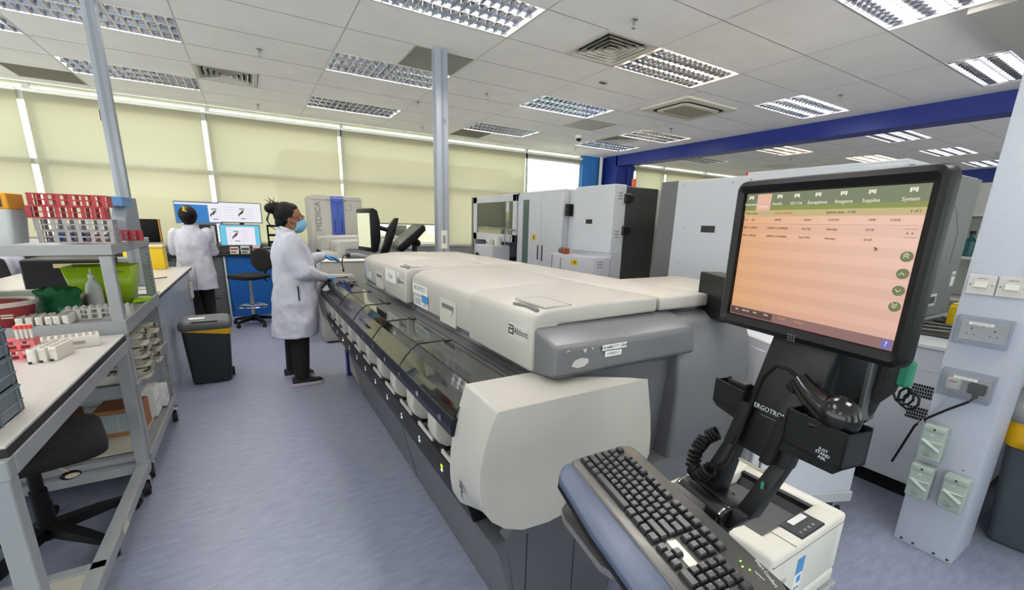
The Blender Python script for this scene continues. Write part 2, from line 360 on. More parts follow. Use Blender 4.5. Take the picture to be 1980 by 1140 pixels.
# buildings and ground seen through the window
FAC = mat('facade_white', (132, 150, 146), .7); TEAL = mat('teal_glass', (70, 130, 122), .5); BEI = mat('facade_beige', (218, 196, 152), .8)
def building(x0, x1, y, h, m, label, rows, cols, wm):
    t = thing('building', label, 'building', ((x0+x1)/2, y, -9))
    q = MB(); hw = (x1-x0)/2; q.bx(-hw, hw, 0, 12, 0, h+9); q.out('facade', m, t)
    for r in range(rows):
        q = MB(); z = 9+h-2.6-r*3.2; 
        for c in range(cols): xx = -hw+.8+c*(2*hw-1.6)/cols; q.bx(xx, xx+(2*hw-1.6)/cols*.72, -.06, 0, z, z+1.3)
        q.out('window_band', wm, t)
building(21.5, 60, 34, 5.6, FAC, 'white building with teal window bands seen through the uncovered pane', 4, 14, TEAL)
building(2.5, 21.2, 36, 6.2, mat('facade_grey', (140, 132, 112), .7), 'long pale office block dimly seen through the middle blinds', 4, 9, mat('facade_window', (150, 150, 140), .4))
building(-40, -4, 60, 3.2, BEI, 'low beige block faintly seen through the left blinds', 3, 14, mat('facade_window'))
mb = MB(); mb.add([(-150, 9, -9), (200, 9, -9), (200, 220, -9), (-150, 220, -9)], [(0, 1, 2, 3)]); tag(mb.out('ground_outside', mat('ground_paving', (205, 192, 160), .9, noise=.08, nscale=.3)), kind='structure')
# ------------------------------------------------------------------ ceiling fixtures
HOUS = mat('lamp_housing', (225, 225, 228), .35)
def make_light(tm):
    t = thing('ceiling_light', 'x', 'ceiling light')
    a, b = .594, .294
    q = MB(); h = .10
    q.bx(-a, a, -b, b, h, h+.012); q.bx(-a, -a+.008, -b, b, -.002, h); q.bx(a-.008, a, -b, b, -.002, h); q.bx(-a, a, -b, -b+.008, -.002, h); q.bx(-a, a, b-.008, b, -.002, h)
    q.out('housing', HOUS, t)
    q = MB()
    for s in (-1, 0, 1):                                   # parabolic side reflectors of the three troughs
        for e in (-1, 1):
            y0 = s*.194
            pr = [(y0+e*.094, -.001), (y0+e*.088, .02), (y0+e*.075, .045), (y0+e*.05, .07), (y0+e*.03, .08)]
            q.loft([[(-a+.01, y, z) for y, z in pr], [(a-.01, y, z) for y, z in pr]], cap=False, close=False)
    q.out('reflector', REFL, t)
    q = MB(); n = 15
    for s in (-1, 0, 1):
        y0 = s*.194
        for k in range(n):
            x = -a+.02+(k+.5)*(2*a-.04)/n
            q.loft([[(x-.007, y0-.09, 0), (x-.001, y0-.09, .04), (x+.001, y0-.09, .04), (x+.007, y0-.09, 0)], [(x-.007, y0+.09, 0), (x-.001, y0+.09, .04), (x+.001, y0+.09, .04), (x+.007, y0+.09, 0)]])
    q.out('louver_blades', REFL, t)
    for s in (-1, 0, 1):
        q = MB(); q.cyl((-a+.03, s*.194, .068), (a-.03, s*.194, .068), .013, n=8); q.out('tube', tm, t)
    return t
LW, LWW, LWD = make_light(TUBE), make_light(TUBEW), make_light(TUBED)
where = ['at the top left corner of the photo, cut by the edge', 'crossed by the leaning corner pole, nearest the camera on the left', 'behind the leaning corner pole, close to the window', 'long and large, cut by the top edge above the service post',
         'just left of the service post top', 'small, above the standing woman and near the blinds', 'with warm tubes beside the big square diffuser', 'two cells behind the warm light', 'next to the brown panel near the window', 'just before the blue beam, beside the sprinkler',
         'at the upper right edge before the blue beam', 'with warm glow, before the far end of the beam', 'closest to the blue column', 'beyond the blue beam, farthest back', 'beyond the blue beam, middle of its row', 'beyond the blue beam, nearest of its row',
         'warm, beyond the beam in the second row', 'beyond the beam, right above the touch monitor', 'beyond the beam, at the far right edge']
used = {'l': False, 'w': False, 'd': False}
for n_, (i, j, k) in enumerate(FIX):
    loc = (LX(i)+.6, LYj(j)+.3, CZ)
    lab = 'louvred ceiling light '+(where[n_] if n_ < len(where) else 'over the unseen part of the room, number %d behind the camera' % (n_-len(where)+1))
    src = {'l': LW, 'w': LWW, 'd': LWD}[k]
    if n_ >= len(where): lab = 'louvred three tube ceiling light in the ceiling behind the camera'
    if not used[k]: src.location = loc; tag(src, lab, None, 'louvred ceiling lights'); used[k] = True
    else: dup(src, loc, None, lab, 'louvred ceiling lights')

DARKP = mat('taupe_panel', (122, 116, 104), .8); VG = mat('vent_grey', (188, 184, 176), .5)
def half_c(i, j): return (LX(i)+.3, LYj(j)+.3, CZ)
for (i, j, lab) in ((2.5, 4, 'dull grey square access panel behind the top of the service post'), (-.5, 9, 'dark taupe ceiling panel left of the leaning pole near the blinds'), (4, 9, 'brown ceiling panel beside a light near the window')):
    t = thing('ceiling_panel', lab, 'ceiling panel', half_c(i, j), 0, 'odd coloured ceiling panels')
    q = MB(); q.bx(-.292, .292, -.292, .292, .002, .01); q.out('panel', mat('grey_access_panel', (138, 136, 132), .6, noise=.1, nscale=6) if i == 2.5 else DARKP, t)
    q = MB()
    for s in (-1, 1): q.bx(-.298, .298, s*.295-.004, s*.295+.004, -.003, .012); q.bx(s*.295-.004, s*.295+.004, -.298, .298, -.003, .012)
    q.out('rim', TBAR, t)
def diffuser(i, j, lab, ydir=True):
    t = thing('air_diffuser', lab, 'air vent', half_c(i, j), 0, 'square ceiling air diffusers')
    q = MB()
    for s in (-1, 1): q.bx(-.297, .297, s*.28-.017, s*.28+.017, -.006, .004); q.bx(s*.28-.017, s*.28+.017, -.263, .263, -.006, .004)
    q.out('frame', VG, t)
    q = MB()
    for k in range(5):
        r0 = .262-k*.052; r1 = r0-.03
        ring = lambda r, z: [(-r, -r, z), (r, -r, z), (r, r, z), (-r, r, z)]
        q.loft([ring(r0-.030, .034), ring(r0, -.004), ring(r0-.003, -.004), ring(r0-.033, .034)], cap=False, smooth=False)
    q.out('louver_cone', VG, t)
    q = MB(); q.bx(-.29, .29, -.29, .29, .06, .065); q.out('duct', mat('vent_dark', (28, 28, 28), .8), t)
diffuser(3.5, 2, 'square four way air diffuser beside the warm ceiling light')
diffuser(1, 7, 'slatted air diffuser right of the leaning pole, third row of tiles')
diffuser(6, 7, 'small air diffuser between two lights close to the blue column')
diffuser(10.45, 7, 'far air diffuser beyond the blue beam above the white cabinet')
diffuser(8.05, 2, 'air diffuser tucked right behind the blue beam')
t = thing('return_grille', 'flat grey return air grille between light and dome camera', 'air vent', half_c(5, 6))
q = MB(); q.bx(-.292, .292, -.292, .292, .01, .016)
q.out('backing', mat('vent_dark'), t)
q = MB()
for k in range(26): q.bx(-.285, .285, -.28+k*.0224, -.272+k*.0224, -.002, .01)
q.out('slats', VG, t)
# air conditioning cassette
t = thing('ceiling_cassette', 'beige ceiling air conditioning cassette with rounded square face', 'air conditioner', ((AC[0]+AC[1])/2, (AC[2]+AC[3])/2, CZ))
hx, hy = (AC[1]-AC[0])/2, (AC[3]-AC[2])/2
def rr(hx, hy, r, n=6):
    P = []
    for cx, cy, a0 in ((hx-r, hy-r, 0), (-hx+r, hy-r, 90), (-hx+r, -hy+r, 180), (hx-r, -hy+r, 270)):
        for k in range(n+1): a = radians(a0+90*k/n); P.append((cx+r*cos(a), cy+r*sin(a)))
    return P
ACM = mat('cassette_beige', (206, 200, 186), .45)
def ringz(P, z): return [(x, y, z) for x, y in P]
q = MB(); q.loft([ringz(rr(hx, hy, .03), .0), ringz(rr(hx-.01, hy-.01, .04), -.02), ringz(rr(hx-.05, hy-.05, .10), -.032), ringz(rr(hx-.1, hy-.1, .1), -.026)], cap=False); q.out('bezel', ACM, t)
q = MB(); q.loft([ringz(rr(hx-.1, hy-.1, .1), -.0262), ringz(rr(hx-.1, hy-.1, .1), -.0)]); q.out('air_slot', mat('slot_dark', (30, 26, 22), .8), t)
q = MB(); q.loft([ringz(rr(hx-.15, hy-.15, .08), -.02), ringz(rr(hx-.145, hy-.145, .08), -.036), ringz(rr(hx-.17, hy-.17, .07), -.042)]); q.out('face_plate', ACM, t)
q = MB(); q.loft([ringz(rr(hx-.21, hy-.21, .05), -.044), ringz(rr(hx-.2, hy-.2, .05), -.041)]); q.out('filter_grille', mat('filter_taupe', (150, 142, 122), .7), t)
# sprinklers
def sprinkler():
    t = thing('sprinkler', 'x', 'sprinkler')
    q = MB(); q.lathe([(.028, 0), (.028, -.006), (.012, -.012), (.012, -.03), (.008, -.034)], n=12); q.out('escutcheon', CHROME, t)
    q = MB(); q.tube([(-.01, 0, -.03), (-.014, 0, -.045), (-.004, 0, -.06)], .003, 6); q.tube([(.01, 0, -.03), (.014, 0, -.045), (.004, 0, -.06)], .003, 6); q.cyl((0, 0, -.03), (0, 0, -.056), .003, n=6); q.cyl((0, 0, -.058), (0, 0, -.062), .016, n=12); q.out('head', ALU, t)
    return t
S0 = sprinkler()
sp = [(3.53, 1.6, 'right of the top centre light'), (1.5, 5.58, 'between the two left lights'), (1.52, 9.56, 'above the standing woman by the blinds'), (3.51, 5.58, 'right of the service post'), (3.5, 9.47, 'left of the service post near the blinds'), (6.29, 1.61, 'beside the light before the beam'), (6.23, 5.48, 'near the middle of the blue beam'), (6.17, 9.35, 'next to the uncovered window'), (3.03, 7.05, 'just left of the post, low over the middle row'), (9.9, 6.2, 'beyond the beam over the tall white cabinet'), (11.6, 1.7, 'beyond the beam near the right edge')]
for k, (i, j, w_) in enumerate(sp):
    loc = (LX(i), LYj(j), CZ)
    if k == 0: S0.location = loc; tag(S0, 'small chrome ceiling sprinkler head '+w_, None, 'sprinkler heads')
    else: dup(S0, loc, None, 'small chrome ceiling sprinkler head '+w_, 'sprinkler heads')
t = thing('dome_camera', 'white dome security camera with dark lens on the ceiling', 'camera', (LX(5.58), LYj(7.72), CZ))
q = MB(); q.lathe([(.065, 0), (.065, -.035), (.055, -.05)], n=18); q.out('housing', WTUBE, t)
q = MB(); q.lathe([(.05, -.048), (.046, -.07), (.03, -.09), (.006, -.098)], n=18); q.out('dome', mat('smoked_dome', (30, 32, 38), .08), t)
t = thing('smoke_detector', 'small dark rectangular sensor on a ceiling tile', 'sensor', (LX(4.21), LYj(3.68), CZ))
q = MB(); q.bx(-.045, .045, -.02, .02, -.012, 0, .003); q.out('body', mat('sensor_grey', (110, 106, 100), .5), t)
q = MB(); q.bx(-.03, .03, -.012, .012, -.0145, -.012); q.out('window', BLACK, t)

# service posts
def post(lab, x, y, s, z0, extra=True):
    t = thing('service_post', lab, 'post', (x, y, 0))
    h = s/2
    q = MB(); q.bx(-h, h, -h, h, z0, CZ, .006, 2); q.out('extrusion', mat('post_paint', (150, 155, 166), .4, .1), t)
    q = MB()
    for e in (-1, 1): q.bx(e*h*.98-.002, e*h*.98+.002, -.012, .012, z0+.02, CZ-.02); q.bx(-.012, .012, e*h*.98-.002, e*h*.98+.002, z0+.02, CZ-.02)
    q.out('channel', mat('post_channel', (128, 132, 142), .4, .1), t)
    return t
t = post('grey aluminium service post from ceiling down behind the analyzers', 1.655, 4.175, .115, 0)
q = MB(); q.bx(-.032, .032, -.0625, -.0595, 1.24, 1.42, .001); q.mat(1); q.bx(-.015, .015, -.065, -.0625, 1.29, 1.37)
q.out('cable_outlet', [mat('outlet_ivory', (208, 204, 190), .5), mat('post_channel')], t)
q = MB()
q.text('1231', .03, T(.02, -.0605, 2.42) @ Rx(pi/2) @ Rz(pi/2)); q.out('lettering', INK, t)
t = post('tall slim grey corner pole rising from the lab bench on the left', -.87, 4.81, .085, .902)
q = MB(); q.bx(-.052, -.042, -.015, .015, 2.2, 2.28); q.out('bracket', BLACK, t)
t = thing('white_pipe', 'white vertical pipe between the two blue wall panels', 'pipe', (7.1, 8.02, 0))
q = MB(); q.cyl((0, 0, 0), (0, 0, CZ), .04, n=16); q.out('pipe', WTUBE, t)
q = MB()
for z in (1.2, 2.1, 2.7): q.cyl((0, 0, z), (0, 0, z+.03), .046, n=16)
q.out('clamps', ALU, t)
# ------------------------------------------------------------------ analyzers
SMOKE = clear_mat('smoked_cover', (80, 82, 83), .93, .05, .12)
NAVY = mat('number_strip', (22, 26, 38), .4, spec=.3)
DKTRK = mat('track_dark', (52, 53, 55), .4)
LEDW = mat('white_indicator', (235, 235, 240), .4, emit=(255, 255, 255), es=.25)
LEDA = mat('amber_indicator', (255, 170, 40), .4, emit=(255, 160, 30), es=4)
LEDG = mat('green_indicator', (190, 240, 20), .4, emit=(190, 250, 10), es=3)
STK = mat('blue_sticker', (70, 140, 200), .5)
def logo_a(q, x, y, z, s):
    """square a-shaped mark on a face looking to -X, centre y,z ; s = size"""
    w = s*.16
    q.bx(x, x+.001, y-s*.5, y+s*.5, z+s*.5-w, z+s*.5); q.bx(x, x+.001, y-s*.5, y-s*.5+w, z-s*.5, z+s*.5)
    q.bx(x, x+.001, y-s*.5, y+s*.3, z-s*.5, z-s*.5+w); q.bx(x, x+.001, y+s*.5-w, y+s*.5, z-s*.5, z+s*.12); q.bx(x, x+.001, y-s*.5, y+s*.5, z-s*.0, z+w)
def module(y0, ln, label, first):
    t = thing('analyzer_module', label, 'laboratory analyzer', (0, y0, 0))
    # body
    q = MB()
    q.prism([(.82, .10) if first else (1.22, .10), (2.02, .10), (2.05, .5), (2.0, 1.0), (1.93, 1.13), (.885, 1.13), (.88, .94), (.82, .94)]+([] if first else [(.82, .47), (1.22, .47)]), 'y', .02, ln-.01, .01)
    if first: q.bx(.8, 1.95, -.11, .015, .1, .5)
    if first:      # flared side panel and sloping shoulder toward the camera
        q.prism([(.02, .10), (-.05, .30), (-.115, .50), (-.125, .80), (-.11, .98), (-.06, 1.10), (.03, 1.135)], 'x', 1.50, 2.02, .02, 3)
        q.prism([(.03, 1.15), (-.115, 1.106), (-.13, 1.095), (-.135, 1.0), (-.125, .99), (.03, .962)], 'x', .835, 1.56, .014, 3)
        q.prism([(.03, .99), (-.06, .96), (-.03, .52), (.03, .42)], 'x', .9, 1.56, .01)
        q.prism([(.03, .50), (-.10, .47), (-.06, .36), (-.0, .06), (.03, .06)], 'x', 1.15, 1.95, .02, 2)
    q.out('body', GREYP, t)
    q = MB(); q.bx(.84, 1.95, .05, ln-.05, 0.0, .1); q.out('plinth', BLACKM, t)
    # lids
    q = MB()
    q.prism([(.862, .975), (.862, 1.135), (.875, 1.165), (.93, 1.192), (1.15, 1.214), (1.46, 1.214), (1.462, 1.15), (.94, 1.142), (.93, .975)], 'y', .47, ln, .012, 3)
    q.prism([(.822, .975), (.822, 1.16), (.835, 1.188), (.88, 1.203), (1.15, 1.2145), (1.46, 1.2145), (1.462, 1.15), (.94, 1.142), (.93, .975)], 'y', 0, .53, .014, 3)
    lid = q.out('front_lid', OFFW, t)
    q = MB(); q.prism([(1.478, 1.15), (1.478, 1.212), (1.78, 1.21), (1.835, 1.198), (1.835, 1.15)], 'y', 0, ln, .014, 3); q.out('rear_lid', OFFW, t)
    q = MB()      # half round grip in the lid face
    yc = ln*.585
    q.bx(.856, .8635, yc-.105, yc+.115, .965, 1.1, .002)
    q.mat(1)
    P = [(yc-.082, 1.075)]+[(yc+.0-.082*cos(a), 1.075-.065*sin(a)) for a in [pi*k/12 for k in range(13)]]
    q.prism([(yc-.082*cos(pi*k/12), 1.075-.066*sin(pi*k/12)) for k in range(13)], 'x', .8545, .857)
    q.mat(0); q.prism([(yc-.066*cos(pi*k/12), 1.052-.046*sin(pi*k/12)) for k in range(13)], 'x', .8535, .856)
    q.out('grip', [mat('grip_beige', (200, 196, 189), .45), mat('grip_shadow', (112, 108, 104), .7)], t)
    q = MB()      # latch recess on top
    arc = [(.80+.03+.075*sin(pi*k/10), .0+.19*k/10-.0) for k in range(11)]
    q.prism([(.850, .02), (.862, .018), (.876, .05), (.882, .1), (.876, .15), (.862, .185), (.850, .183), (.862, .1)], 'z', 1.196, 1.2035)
    q.mat(1); q.bx(.885, 1.0, -.0+.015, .215, 1.205, 1.2125, .001)
    q.mat(2); q.bx(.883, 1.002, .213, .217, 1.206, 1.2128); q.bx(1.0, 1.003, .013, .217, 1.206, 1.2128)
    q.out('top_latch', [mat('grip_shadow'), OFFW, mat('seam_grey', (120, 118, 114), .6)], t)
    q = MB(); q.mat(1); q.bx(.8205, .8222, .025, .16, 1.078, 1.135)
    q.mat(0); logo_a(q, .8195, .142, 1.108, .036); q.text('Abbott', .034, face_mx(.8198, .072, 1.108))
    q.out('logo', [INK, mat('logo_plate', (196, 192, 186), .5)], t)
    return t
m1 = module(1.23, 1.475, 'beige and grey analyzer module nearest the camera with black brand logo', True)
q = MB(); q.bx(.8600, .8612, 1.47-.285, 1.47-.012, 1.058, 1.12)
q.mat(1); q.text('ARCHITECT i', .038, face_mx(.8595, 1.47-.15, 1.095)); q.out('name_plate', [PAPER, mat('teal_ink', (70, 96, 100), .5)], m1)
q = MB(); q.bx(.858, .861, 1.18, 1.42, .985, 1.045); q.mat(1); q.bx(.8572, .8585, 1.17, 1.28, 1.02, 1.065); q.mat(2)
for k in range(4): q.bx(.857, .8578, 1.2, 1.26-.01*k, 1.0+.006*k, 1.002+.006*k); q.bx(.8566, .858, 1.3, 1.4, 1.0+.01*k, 1.003+.01*k)
q.out('sticker', [PAPER, STK, INK], m1)
q = MB()      # labels on the grey shoulder
q.bx(1.035, 1.155, -.1365, -.1352, 1.068, 1.088); q.bx(1.05, 1.13, -.137, -.1352, 1.043, 1.064)
q.mat(1); q.text('LA-ABBOTT 1SR08', .0155, face_my(1.095, -.1372, 1.078), .0003); q.text('I1SR05515', .014, face_my(1.09, -.1375, 1.053), .0003)
q.mat(2)
q.prism([(.90, 1.03), (.925, 1.02), (.955, 1.022), (.975, 1.035), (.972, 1.048), (.94, 1.055), (.915, 1.05), (.905, 1.04)], 'y', -.1362, -.135)
q.prism([(.875, 1.085), (.885, 1.09), (.892, 1.084), (.885, 1.087), (.88, 1.083)], 'y', -.1362, -.135); q.prism([(.945, 1.085), (.965, 1.085), (.957, 1.07)], 'y', -.1362, -.135); q.prism([(.985, 1.088), (.995, 1.082), (.988, 1.078)], 'y', -.1362, -.135)
q.out('label', [PAPER, INK, mat('torn_paper', (190, 188, 186), .8)], m1)
m2 = module(2.725, 1.375, 'second analyzer module along the line with a paper note on its lid', False)
q = MB(); q.bx(.8195, .8215, .2, .47, 1.075, 1.165); q.out('paper_note', PAPER, m2)
q = MB(); q.mat(1); q.text('Onlab', .045, face_mx(.819, .335, 1.12)); q.mat(0); q.bx(.8195, .8212, .12, .16, 1.14, 1.165); q.mat(2); q.bx(.861, .8625, 1.2, 1.32, 1.07, 1.12); q.bx(.8605, .862, 1.1, 1.3, 1.0, 1.06)
q.out('paper_note', [PAPER, mat('pencil_ink', (120, 120, 150), .6), mat('pale_blue_note', (196, 206, 222), .6)], m2)

# sample handler in front of the modules
def handler(name_label, y0, y1, origin_x, seams, numbers, detail=True):
    t = thing('sample_handler', name_label, 'sample handler', (origin_x, 0, 0))
    # near cap
    ya = y0-.23
    L = [(.561, .973), (.537, .925), (.517, .865), (.505, .80), (.502, .73), (.516, .663), (.545, .611), (.592, .570), (.66, .540), (.76, .532)]
    LB = [(.569, .973), (.550, .915), (.533, .857), (.521, .80), (.513, .746), (.510, .69), (.511, .64), (.518, .585), (.543, .535), (.70, .505)]
    def ring(k, y, xr):
        A = [(a[0]*(1-k)+b[0]*k, a[1]*(1-k)+b[1]*k) for a, b in zip(L, LB)]
        zr = [(.915, .55+(-.03)*k), (1.13, .586-.06*k), (1.205, .612-.06*k), (1.226, .66-.05*k), (1.222, .74), (1.207, .83), (1.19, .90), (1.172, .973)]
        R_ = [(.76+(x-.76)*(xr-.76)/(1.21-.76), z) for x, z in zr]
        return [(x, y, z) for x, z in A+R_]
    q = MB()
    rings = [ring(0, ya, 1.21)]+[ring(k, ya+dy, xr) for k, dy, xr in ((.15, .04, 1.16), (.35, .09, 1.07), (.6, .14, .97), (.8, .185, .90), (1, .226, .86), (1, .245, .84))]
    q.loft(rings); cap = q.out('end_cap', OFFW, t, 28)
    md = cap.modifiers.new('bev', 'BEVEL'); md.width = .007; md.segments = 3; md.limit_method = 'ANGLE'; md.angle_limit = radians(28)
    if detail:
        q = MB()
        for pts in ([(1.09, .66), (1.12, .652), (1.145, .67), (1.15, .64), (1.12, .63)], [(1.13, .675), (1.14, .665), (1.128, .655)], [(1.15, .65), (1.17, .63), (1.165, .615), (1.15, .625)]):
            pass
        q.M = T(.5085, 1.14, .655) @ Rz(-pi/2) @ Rx(pi/2) @ Rz(-.5)
        q.add([(-.03, .01, 0), (-.015, .0, 0), (-.018, -.012, 0), (-.002, -.008, 0), (.004, -.022, 0), (.03, -.028, 0), (.012, -.01, 0), (.014, .004, 0), (.006, -.002, 0), (.002, .018, 0), (-.004, .004, 0), (-.012, .012, 0)], [tuple(range(12))])
        q.out('peeled_sticker', mat('peel_dark', (70, 70, 72), .7), t)
    # covers
    yc0 = y0+.002
    S = [y0]+list(seams)
    for k in range(len(S)-1):
        a, b = S[k]+.004, S[k+1]-.004
        q = MB(); pr = [(.74, .957), (.606, .953), (.572, .928), (.542, .895), (.518, .862)]
        q.loft([[(x, b, z) for x, z in pr], [(x, a, z) for x, z in pr]], cap=False, close=False, smooth=False)
        c = q.out('cover', SMOKE, t)
        q = MB()
        q.tube([(x, b+.004, z+.001) for x, z in pr], .0028, 6); q.tube([(.606, a, .954), (.606, b, .954)], .0018, 6)
        q.bx(.735, .762, b-.02, b+.028, .952, .964, .003)
        q.out('seam', BLACK, c)
    q = MB(); q.bx(.74, .815, y0, y1, .90, .953); q.bx(.745, .748, y0, y1, .953, .957); q.bx(.775, .779, y0, y1, .953, .957); q.out('rear_rail', DKTRK, t)
    # interior deck with lanes
    q = MB(); q.bx(.53, .74, y0, y1, .79, .81); q.mat(1)
    for k in range(5): q.bx(.55+k*.04, .556+k*.04, y0+.02, y1-.02, .81, .835)
    q.mat(2)
    yy = y0+.15
    while yy < y1-.2: q.bx(.60, .70, yy, yy+.07, .835, .85); yy += .37
    q.out('deck', [DKTRK, mat('deck_metal', (112, 112, 104), .3, .6), mat('deck_label', (120, 122, 106), .6)], t)
    # number strip
    q = MB(); q.prism([(.514, .862), (.507, .83), (.510, .798), (.54, .798), (.54, .862)], 'y', y0, y1, .001)
    q.out('number_strip', NAVY, t)
    q = MB()
    for k, n in enumerate(numbers): q.text(str(n), .03, face_mx(.5062, y0+.10+k*.245, .83) )
    q.out('numerals', mat('white_print', (220, 222, 230), .5), t)
    # bays
    nb = int((y1-y0-.1)/.268)
    q = MB(); q.bx(.68, .80, y0, y1, .42, .80); q.out('back_panel', mat('bay_interior', (128, 122, 108), .6), t)
    yb = []
    for k in range(nb+1):
        a = y0+.165+k*.268
        yb.append(a)
        q = MB(); q.prism([(.520, .80), (.517, .73), (.525, .695), (.56, .668), (.70, .655), (.70, .80)], 'y', a, min(a+.095, y1), .006, 2)
        q.out('bay_divider', OFFW, t)
    for k in range(nb+1):
        a = (y0-.0) if k == 0 else yb[k-1]+.095; b = min(yb[k], y1)
        q = MB(); q.bx(.535, .545, a+.002, b-.002, .650, .668, .002); q.mat(1); q.bx(.545, .68, a+.012, b-.012, .642, .650)
        for m in range(4): q.bx(.555+m*.032, .57+m*.032, a+.015, b-.015, .650, .66)
        q.out('bay_tray', [OFFW, mat('tray_metal', (128, 120, 98), .3, .7)], t)
    q = MB(); q.prism([(.56, .648), (.548, .62), (.556, .54), (.585, .45), (.72, .45), (.72, .648)], 'y', y0-.02, y1, .002); q.out('lower_strip', BLACK, t)
    q = MB()
    for k in range(nb):
        y = yb[k]+.0-.0+.04
        for dz in (0, .02):
            m_ = 0
            if k == 0 and dz: m_ = 2
            if k in (8, 11) and not dz: m_ = 1
            q.mat(m_).bx(.552, .562, y-.007, y+.007, .545+dz*.9, .555+dz*.9)
        q.mat(0)
    q.M = None
    q.out('indicators', [LEDW, LEDA, LEDG], t)
    return t
sh = handler('long sample handler with smoked covers, numbered bays and rounded beige end cap', 1.226, 4.40, 0, [1.846, 2.362, 2.883, 3.427, 4.014, 4.39], [11, 10, 9, 8, 7, 6, 5, 4, 3, 2, 1])
# end frame at the far end
q = MB(); q.prism([(.82, .978), (.60, .985), (.545, .945), (.508, .885), (.488, .80), (.486, .74), (.51, .62), (.54, .55), (.82, .55)], 'y', 4.392, 4.47, .006, 2); q.out('far_end_cap', OFFW, sh)
# base panels
q = MB(); pr = [(.592, .448), (.615, .40), (.706, .015), (.8, .015), (.8, .455)]
q.prism(pr, 'y', 1.07, 2.195); q.prism(pr, 'y', 2.215, 3.70)
q.prism([(.71, .016), (1.15, .016), (1.15, .54), (.70, .54), (.64, .455)], 'y', 1.066, 1.115)
q.out('base_panel', DKGREY, sh)
q = MB(); q.bx(.94, .943, 1.0635, 1.067, .02, .36); q.bx(.722, .726, 1.0635, 1.067, .02, .45)
q.tube([(.74, 1.069, .46), (.79, 1.069, .39), (.9, 1.069, .375), (.96, 1.069, .38)], .002, 5)
q.tube([(.737, 1.069, .385), (.755, 1.069, .36), (.76, 1.069, .31), (.752, 1.069, .26), (.735, 1.069, .24)], .002, 5)
q.out('door_seams', mat('seam_dark', (42, 43, 48), .6), sh)

# open cabinet and blue panel under the far half of the handler
t = thing('open_cabinet', 'small beige open fronted cabinet on feet under the handler', 'cabinet', (.7, 3.73, 0))
q = MB()
for z0, z1 in ((.06, .09), (.43, .452)): q.bx(0, .5, 0, .5, z0, z1)
q.bx(0, .5, 0, .10, .06, .45); q.bx(0, .5, .47, .5, .06, .45); q.bx(.47, .5, 0, .5, .06, .45); q.out('carcass', OFFW, t)
for k, (x, y) in enumerate(((.05, .06), (.05, .44), (.44, .06), (.44, .44))): q = MB(); q.lathe([(.03, 0), (.034, .02), (.02, .03), (.02, .062)], (x, y, 0), 12); q.out('foot', RUB, t)
t = thing('support_leg', 'dark blue upright panel under the far end of the handler', 'support', (.68, 4.255, 0))
q = MB(); q.bx(0, .5, 0, .05, .0, .454, .003); q.out('board', mat('navy_board', (26, 44, 120), .5), t)
q = MB(); q.bx(-.012, 0, -.0, .012, 0, .45); q.bx(0, .5, .055, .09, 0, .45); q.out('edge_strip', ALU, t)
t = thing('grey_support', 'grey panel foot supporting the far end of the handler', 'support', (.74, 4.36, 0))
q = MB(); q.bx(0, .5, 0, .09, 0, .454, .004); q.out('panel', GREYP, t)
q = MB(); q.bx(-.004, 0, .02, .07, .05, .4, .002); q.out('inset', DKGREY, t)

# second analyzer further along (seen from its near end)
t = thing('analyzer_module', 'smaller looking beige analyzer with grey window beyond the first pair', 'laboratory analyzer', (0, 0, 0))
q = MB(); q.bx(.80, 2.0, 5.95, 6.95, .1, 1.08, .01); q.bx(.66, 1.7, 5.55, 5.95, .02, 1.0, .02, 2); q.out('body', OFFW, t)
q = MB(); q.prism([(.93, 1.0), (.93, 1.20), (.95, 1.225), (1.3, 1.245), (1.95, 1.235), (1.95, 1.12), (1.05, 1.12), (1.04, 1.0)], 'y', 5.9, 6.45, .015, 3); q.out('front_lid', OFFW, t)
q = MB(); q.prism([(.80, 1.0), (.80, 1.23), (.82, 1.26), (1.3, 1.28), (1.95, 1.27), (1.95, 1.0)], 'y', 6.46, 6.95, .015, 3); q.out('rear_hood', OFFW, t)
q = MB(); q.prism([(5.99, 1.13), (5.84, 1.11), (5.83, 1.01), (5.99, .99)], 'x', 1.02, 1.95, .01, 2); q.out('shoulder', GREYP, t)
q = MB(); logo_a(q, .9285, 6.2, 1.12, .05); q.bx(1.2, 1.215, 5.95, 6.0, 1.243, 1.25); q.out('logo', INK, t)
q = MB(); q.bx(.62, .66, 5.96, 6.95, .86, .96, .01); q.bx(.66, .79, 5.97, 6.95, .8, .955); q.out('front_cover', SMOKE, t)
q = MB(); q.bx(.65, 1.71, 5.54, 5.96, 1.0, 1.012, .004); q.out('top_edge', mat('pale_trim', (226, 224, 218), .4), t)

# MEDICA cabinet
t = thing('tall_analyzer', 'tall grey beige machine with blue double centre panel by the blinds', 'laboratory analyzer', (0, 0, 0))
q = MB(); q.prism([(.765, 0), (.765, 1.80), (.79, 1.835), (1.45, 1.835), (1.49, 1.80), (1.49, 0)], 'y', 7.0, 7.62, .012, 2); q.out('body', mat('medica_grey', (180, 176, 170), .45), t)
q = MB(); q.bx(1.045, 1.225, 6.985, 7.0, .9, 1.82, .006, 2); q.mat(1); q.bx(1.133, 1.137, 6.982, 6.986, .9, 1.75)
q.bx(1.075, 1.095, 6.98, 6.986, 1.32, 1.5, .003); q.bx(1.175, 1.195, 6.98, 6.986, 1.32, 1.5, .003); q.mat(0); q.bx(1.05, 1.22, 6.97, 6.985, 1.74, 1.8, .006)
q.out('blue_panel', [mat('medica_blue', (62, 88, 170), .4), mat('medica_blue_dark', (40, 58, 120), .4)], t)
q = MB(); q.text('MEDICA', .115, face_my(.87, 6.998, 1.53, pi/2), .002); q.out('lettering', mat('dim_grey_print', (128, 124, 122), .5), t)
